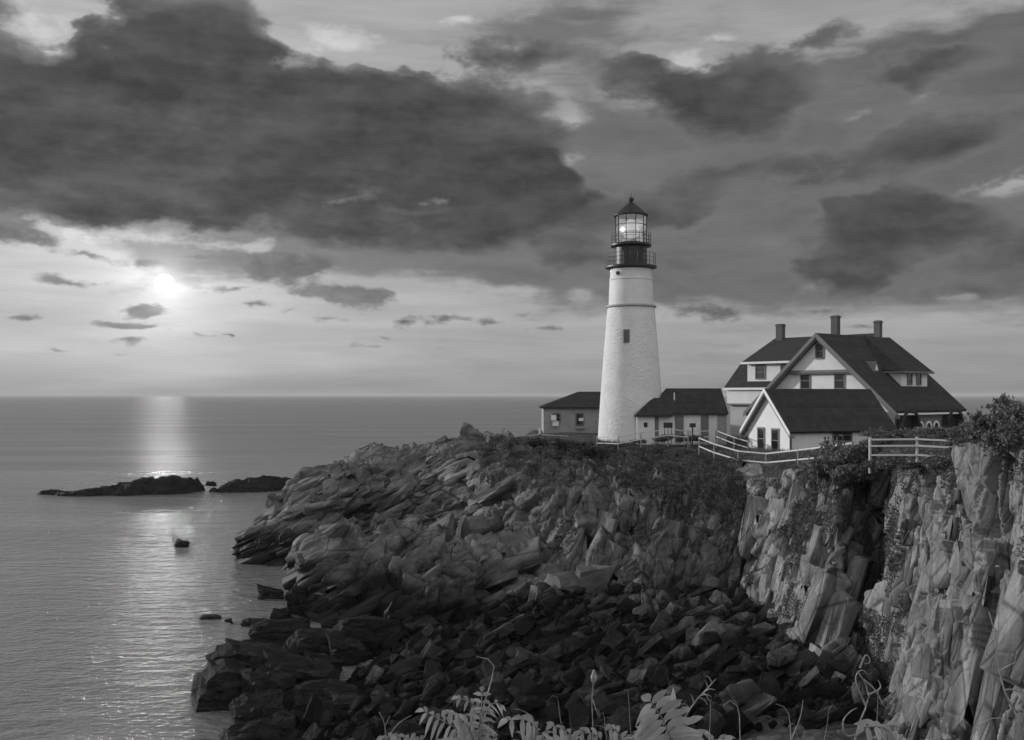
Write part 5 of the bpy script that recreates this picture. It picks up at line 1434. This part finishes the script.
for a_, b_ in (((694, 703), (690, 694)), ((700, 696), (712, 697)), ((704, 692), (715, 690)), ((708, 688), (704, 680)), ((712, 683), (706, 676)), ((703, 693), (710, 702)), ((699, 698), (708, 705)), ((690, 709), (682, 704))):
    stalk(p, [f(*a_, Yb + .1), f((a_[0] + b_[0]) / 2, (a_[1] + b_[1]) / 2 - 2, Yb + .09), f(*b_, Yb + .08)], .003, 'twig')
def dry(px, Y, label, curves, r=.0045):
    p = plant(px, Y, label, 'dry_stalk'); f = lambda *q: loc(p, *q)
    for i, c in enumerate(curves):
        stalk(p, ([(0, 0, 0)] if i == 0 else []) + [f(a, b, Y) for a, b in c], r if i == 0 else r * .65, 'stem' if i == 0 else 'twig')
    return p, f
dry(740, Y0, 'single hooked dry stalk right of the largest sumac leaf', [[(742, 780), (740, 735), (739, 712), (734, 702), (727, 701), (723, 706)]])
dry(790, Y0, 'pair of thin hooked dry stalks right of a single hooked one', [[(794, 780), (791, 740), (789, 715), (783, 706), (776, 704)], [(791, 740), (800, 718), (803, 700)]])
p, f = dry(850, 3.6, 'branching dry stalk with tangled twigs in front of the dark boulders', [[(850, 790), (856, 735), (865, 710), (869, 695), (864, 680), (858, 672)], [(866, 706), (858, 688), (856, 676), (862, 670), (868, 675)], [(860, 668), (866, 655), (870, 662), (864, 664)], [(864, 680), (875, 690), (884, 706), (888, 708)], [(856, 735), (846, 735), (843, 722), (850, 712), (857, 708)], [(868, 695), (880, 688), (878, 680)]], .006)
frond(p, [f(910, 790, 3.5), f(898, 745, 3.45), f(884, 728, 3.35), f(864, 727, 3.25)], 7, .10, .015, (0, -.7, .7), rf, .5)
dry(916, 3.6, 'straight slanting dry stalk at the foot of the sunlit cliff face', [[(902, 790), (909, 738), (917, 715), (921, 704)]])
dry(1000, 3.4, 'long bent dry stem with side twigs at the lower right edge', [[(1050, 790), (1022, 726), (1004, 690), (998, 660), (993, 620), (989, 612)], [(999, 672), (1008, 666), (1016, 662)], [(1004, 690), (1014, 690), (1026, 695)], [(993, 640), (986, 650), (990, 660)]], .006)
dry(975, 3.4, 'arching pale dry stalk at the bottom right', [[(960, 800), (972, 737), (984, 722), (1000, 717), (1006, 718)], [(984, 722), (992, 722)]])
dry(905, 3.8, 'short dry twigs at the lower edge left of the slanting stalk', [[(885, 790), (893, 742), (896, 726)], [(893, 742), (888, 730)]])
dry(400, 4.2, 'thin dry stalks bending to the right at the lower left of the leaves', [[(388, 790), (386, 740), (384, 722), (379, 712)], [(386, 740), (398, 724), (412, 715)], [(385, 726), (390, 716)]])
p = plant(395, 4.3, 'low small sumac leaf left of the feathery one'); f = lambda *q: loc(p, *q)
frond(p, [f(410, 800, 4.2), f(408, 760, 4.2), f(398, 743, 4.15), f(384, 738, 4.1)], 7, .085, .013, (0, -.7, .7), rf, .5)

p = plant(560, 3.9, 'low tangle of sumac leaves and thin shoots filling the lower edge between the taller plants', 'sumac_thicket')
f = lambda *q: loc(p, *q)
for i in range(15):
    a = 415 + i * 21 + rf.uniform(-9, 9); Yq = rf.uniform(3.7, 4.4); top = rf.uniform(726, 741); s_ = rf.choice((-1, 1)); dx_ = s_ * rf.uniform(14, 30)
    frond(p, [f(a, 800, Yq), f(a + dx_ * .1, 760, Yq), f(a + dx_ * .5, top + 8, Yq - .06), f(a + dx_, top + rf.uniform(0, 8), Yq - .14)], rf.randint(6, 8), rf.uniform(.075, .11), rf.uniform(.011, .015), (rf.uniform(-.2, .2), -.8, .6), rf, rf.uniform(.3, .6), fwd=rf.uniform(.1, .5))
for i in range(14):
    a = rf.uniform(420, 900); Yq = rf.uniform(3.6, 4.4); b_ = rf.uniform(-14, 14); top = rf.uniform(690, 732)
    stalk(p, [f(a, 790, Yq), f(a + b_ * .3, 750, Yq), f(a + b_ * .7, (top + 745) / 2, Yq), f(a + b_, top, Yq), f(a + b_ * 1.6, top + rf.uniform(-3, 5), Yq)], .0022, 'shoot')
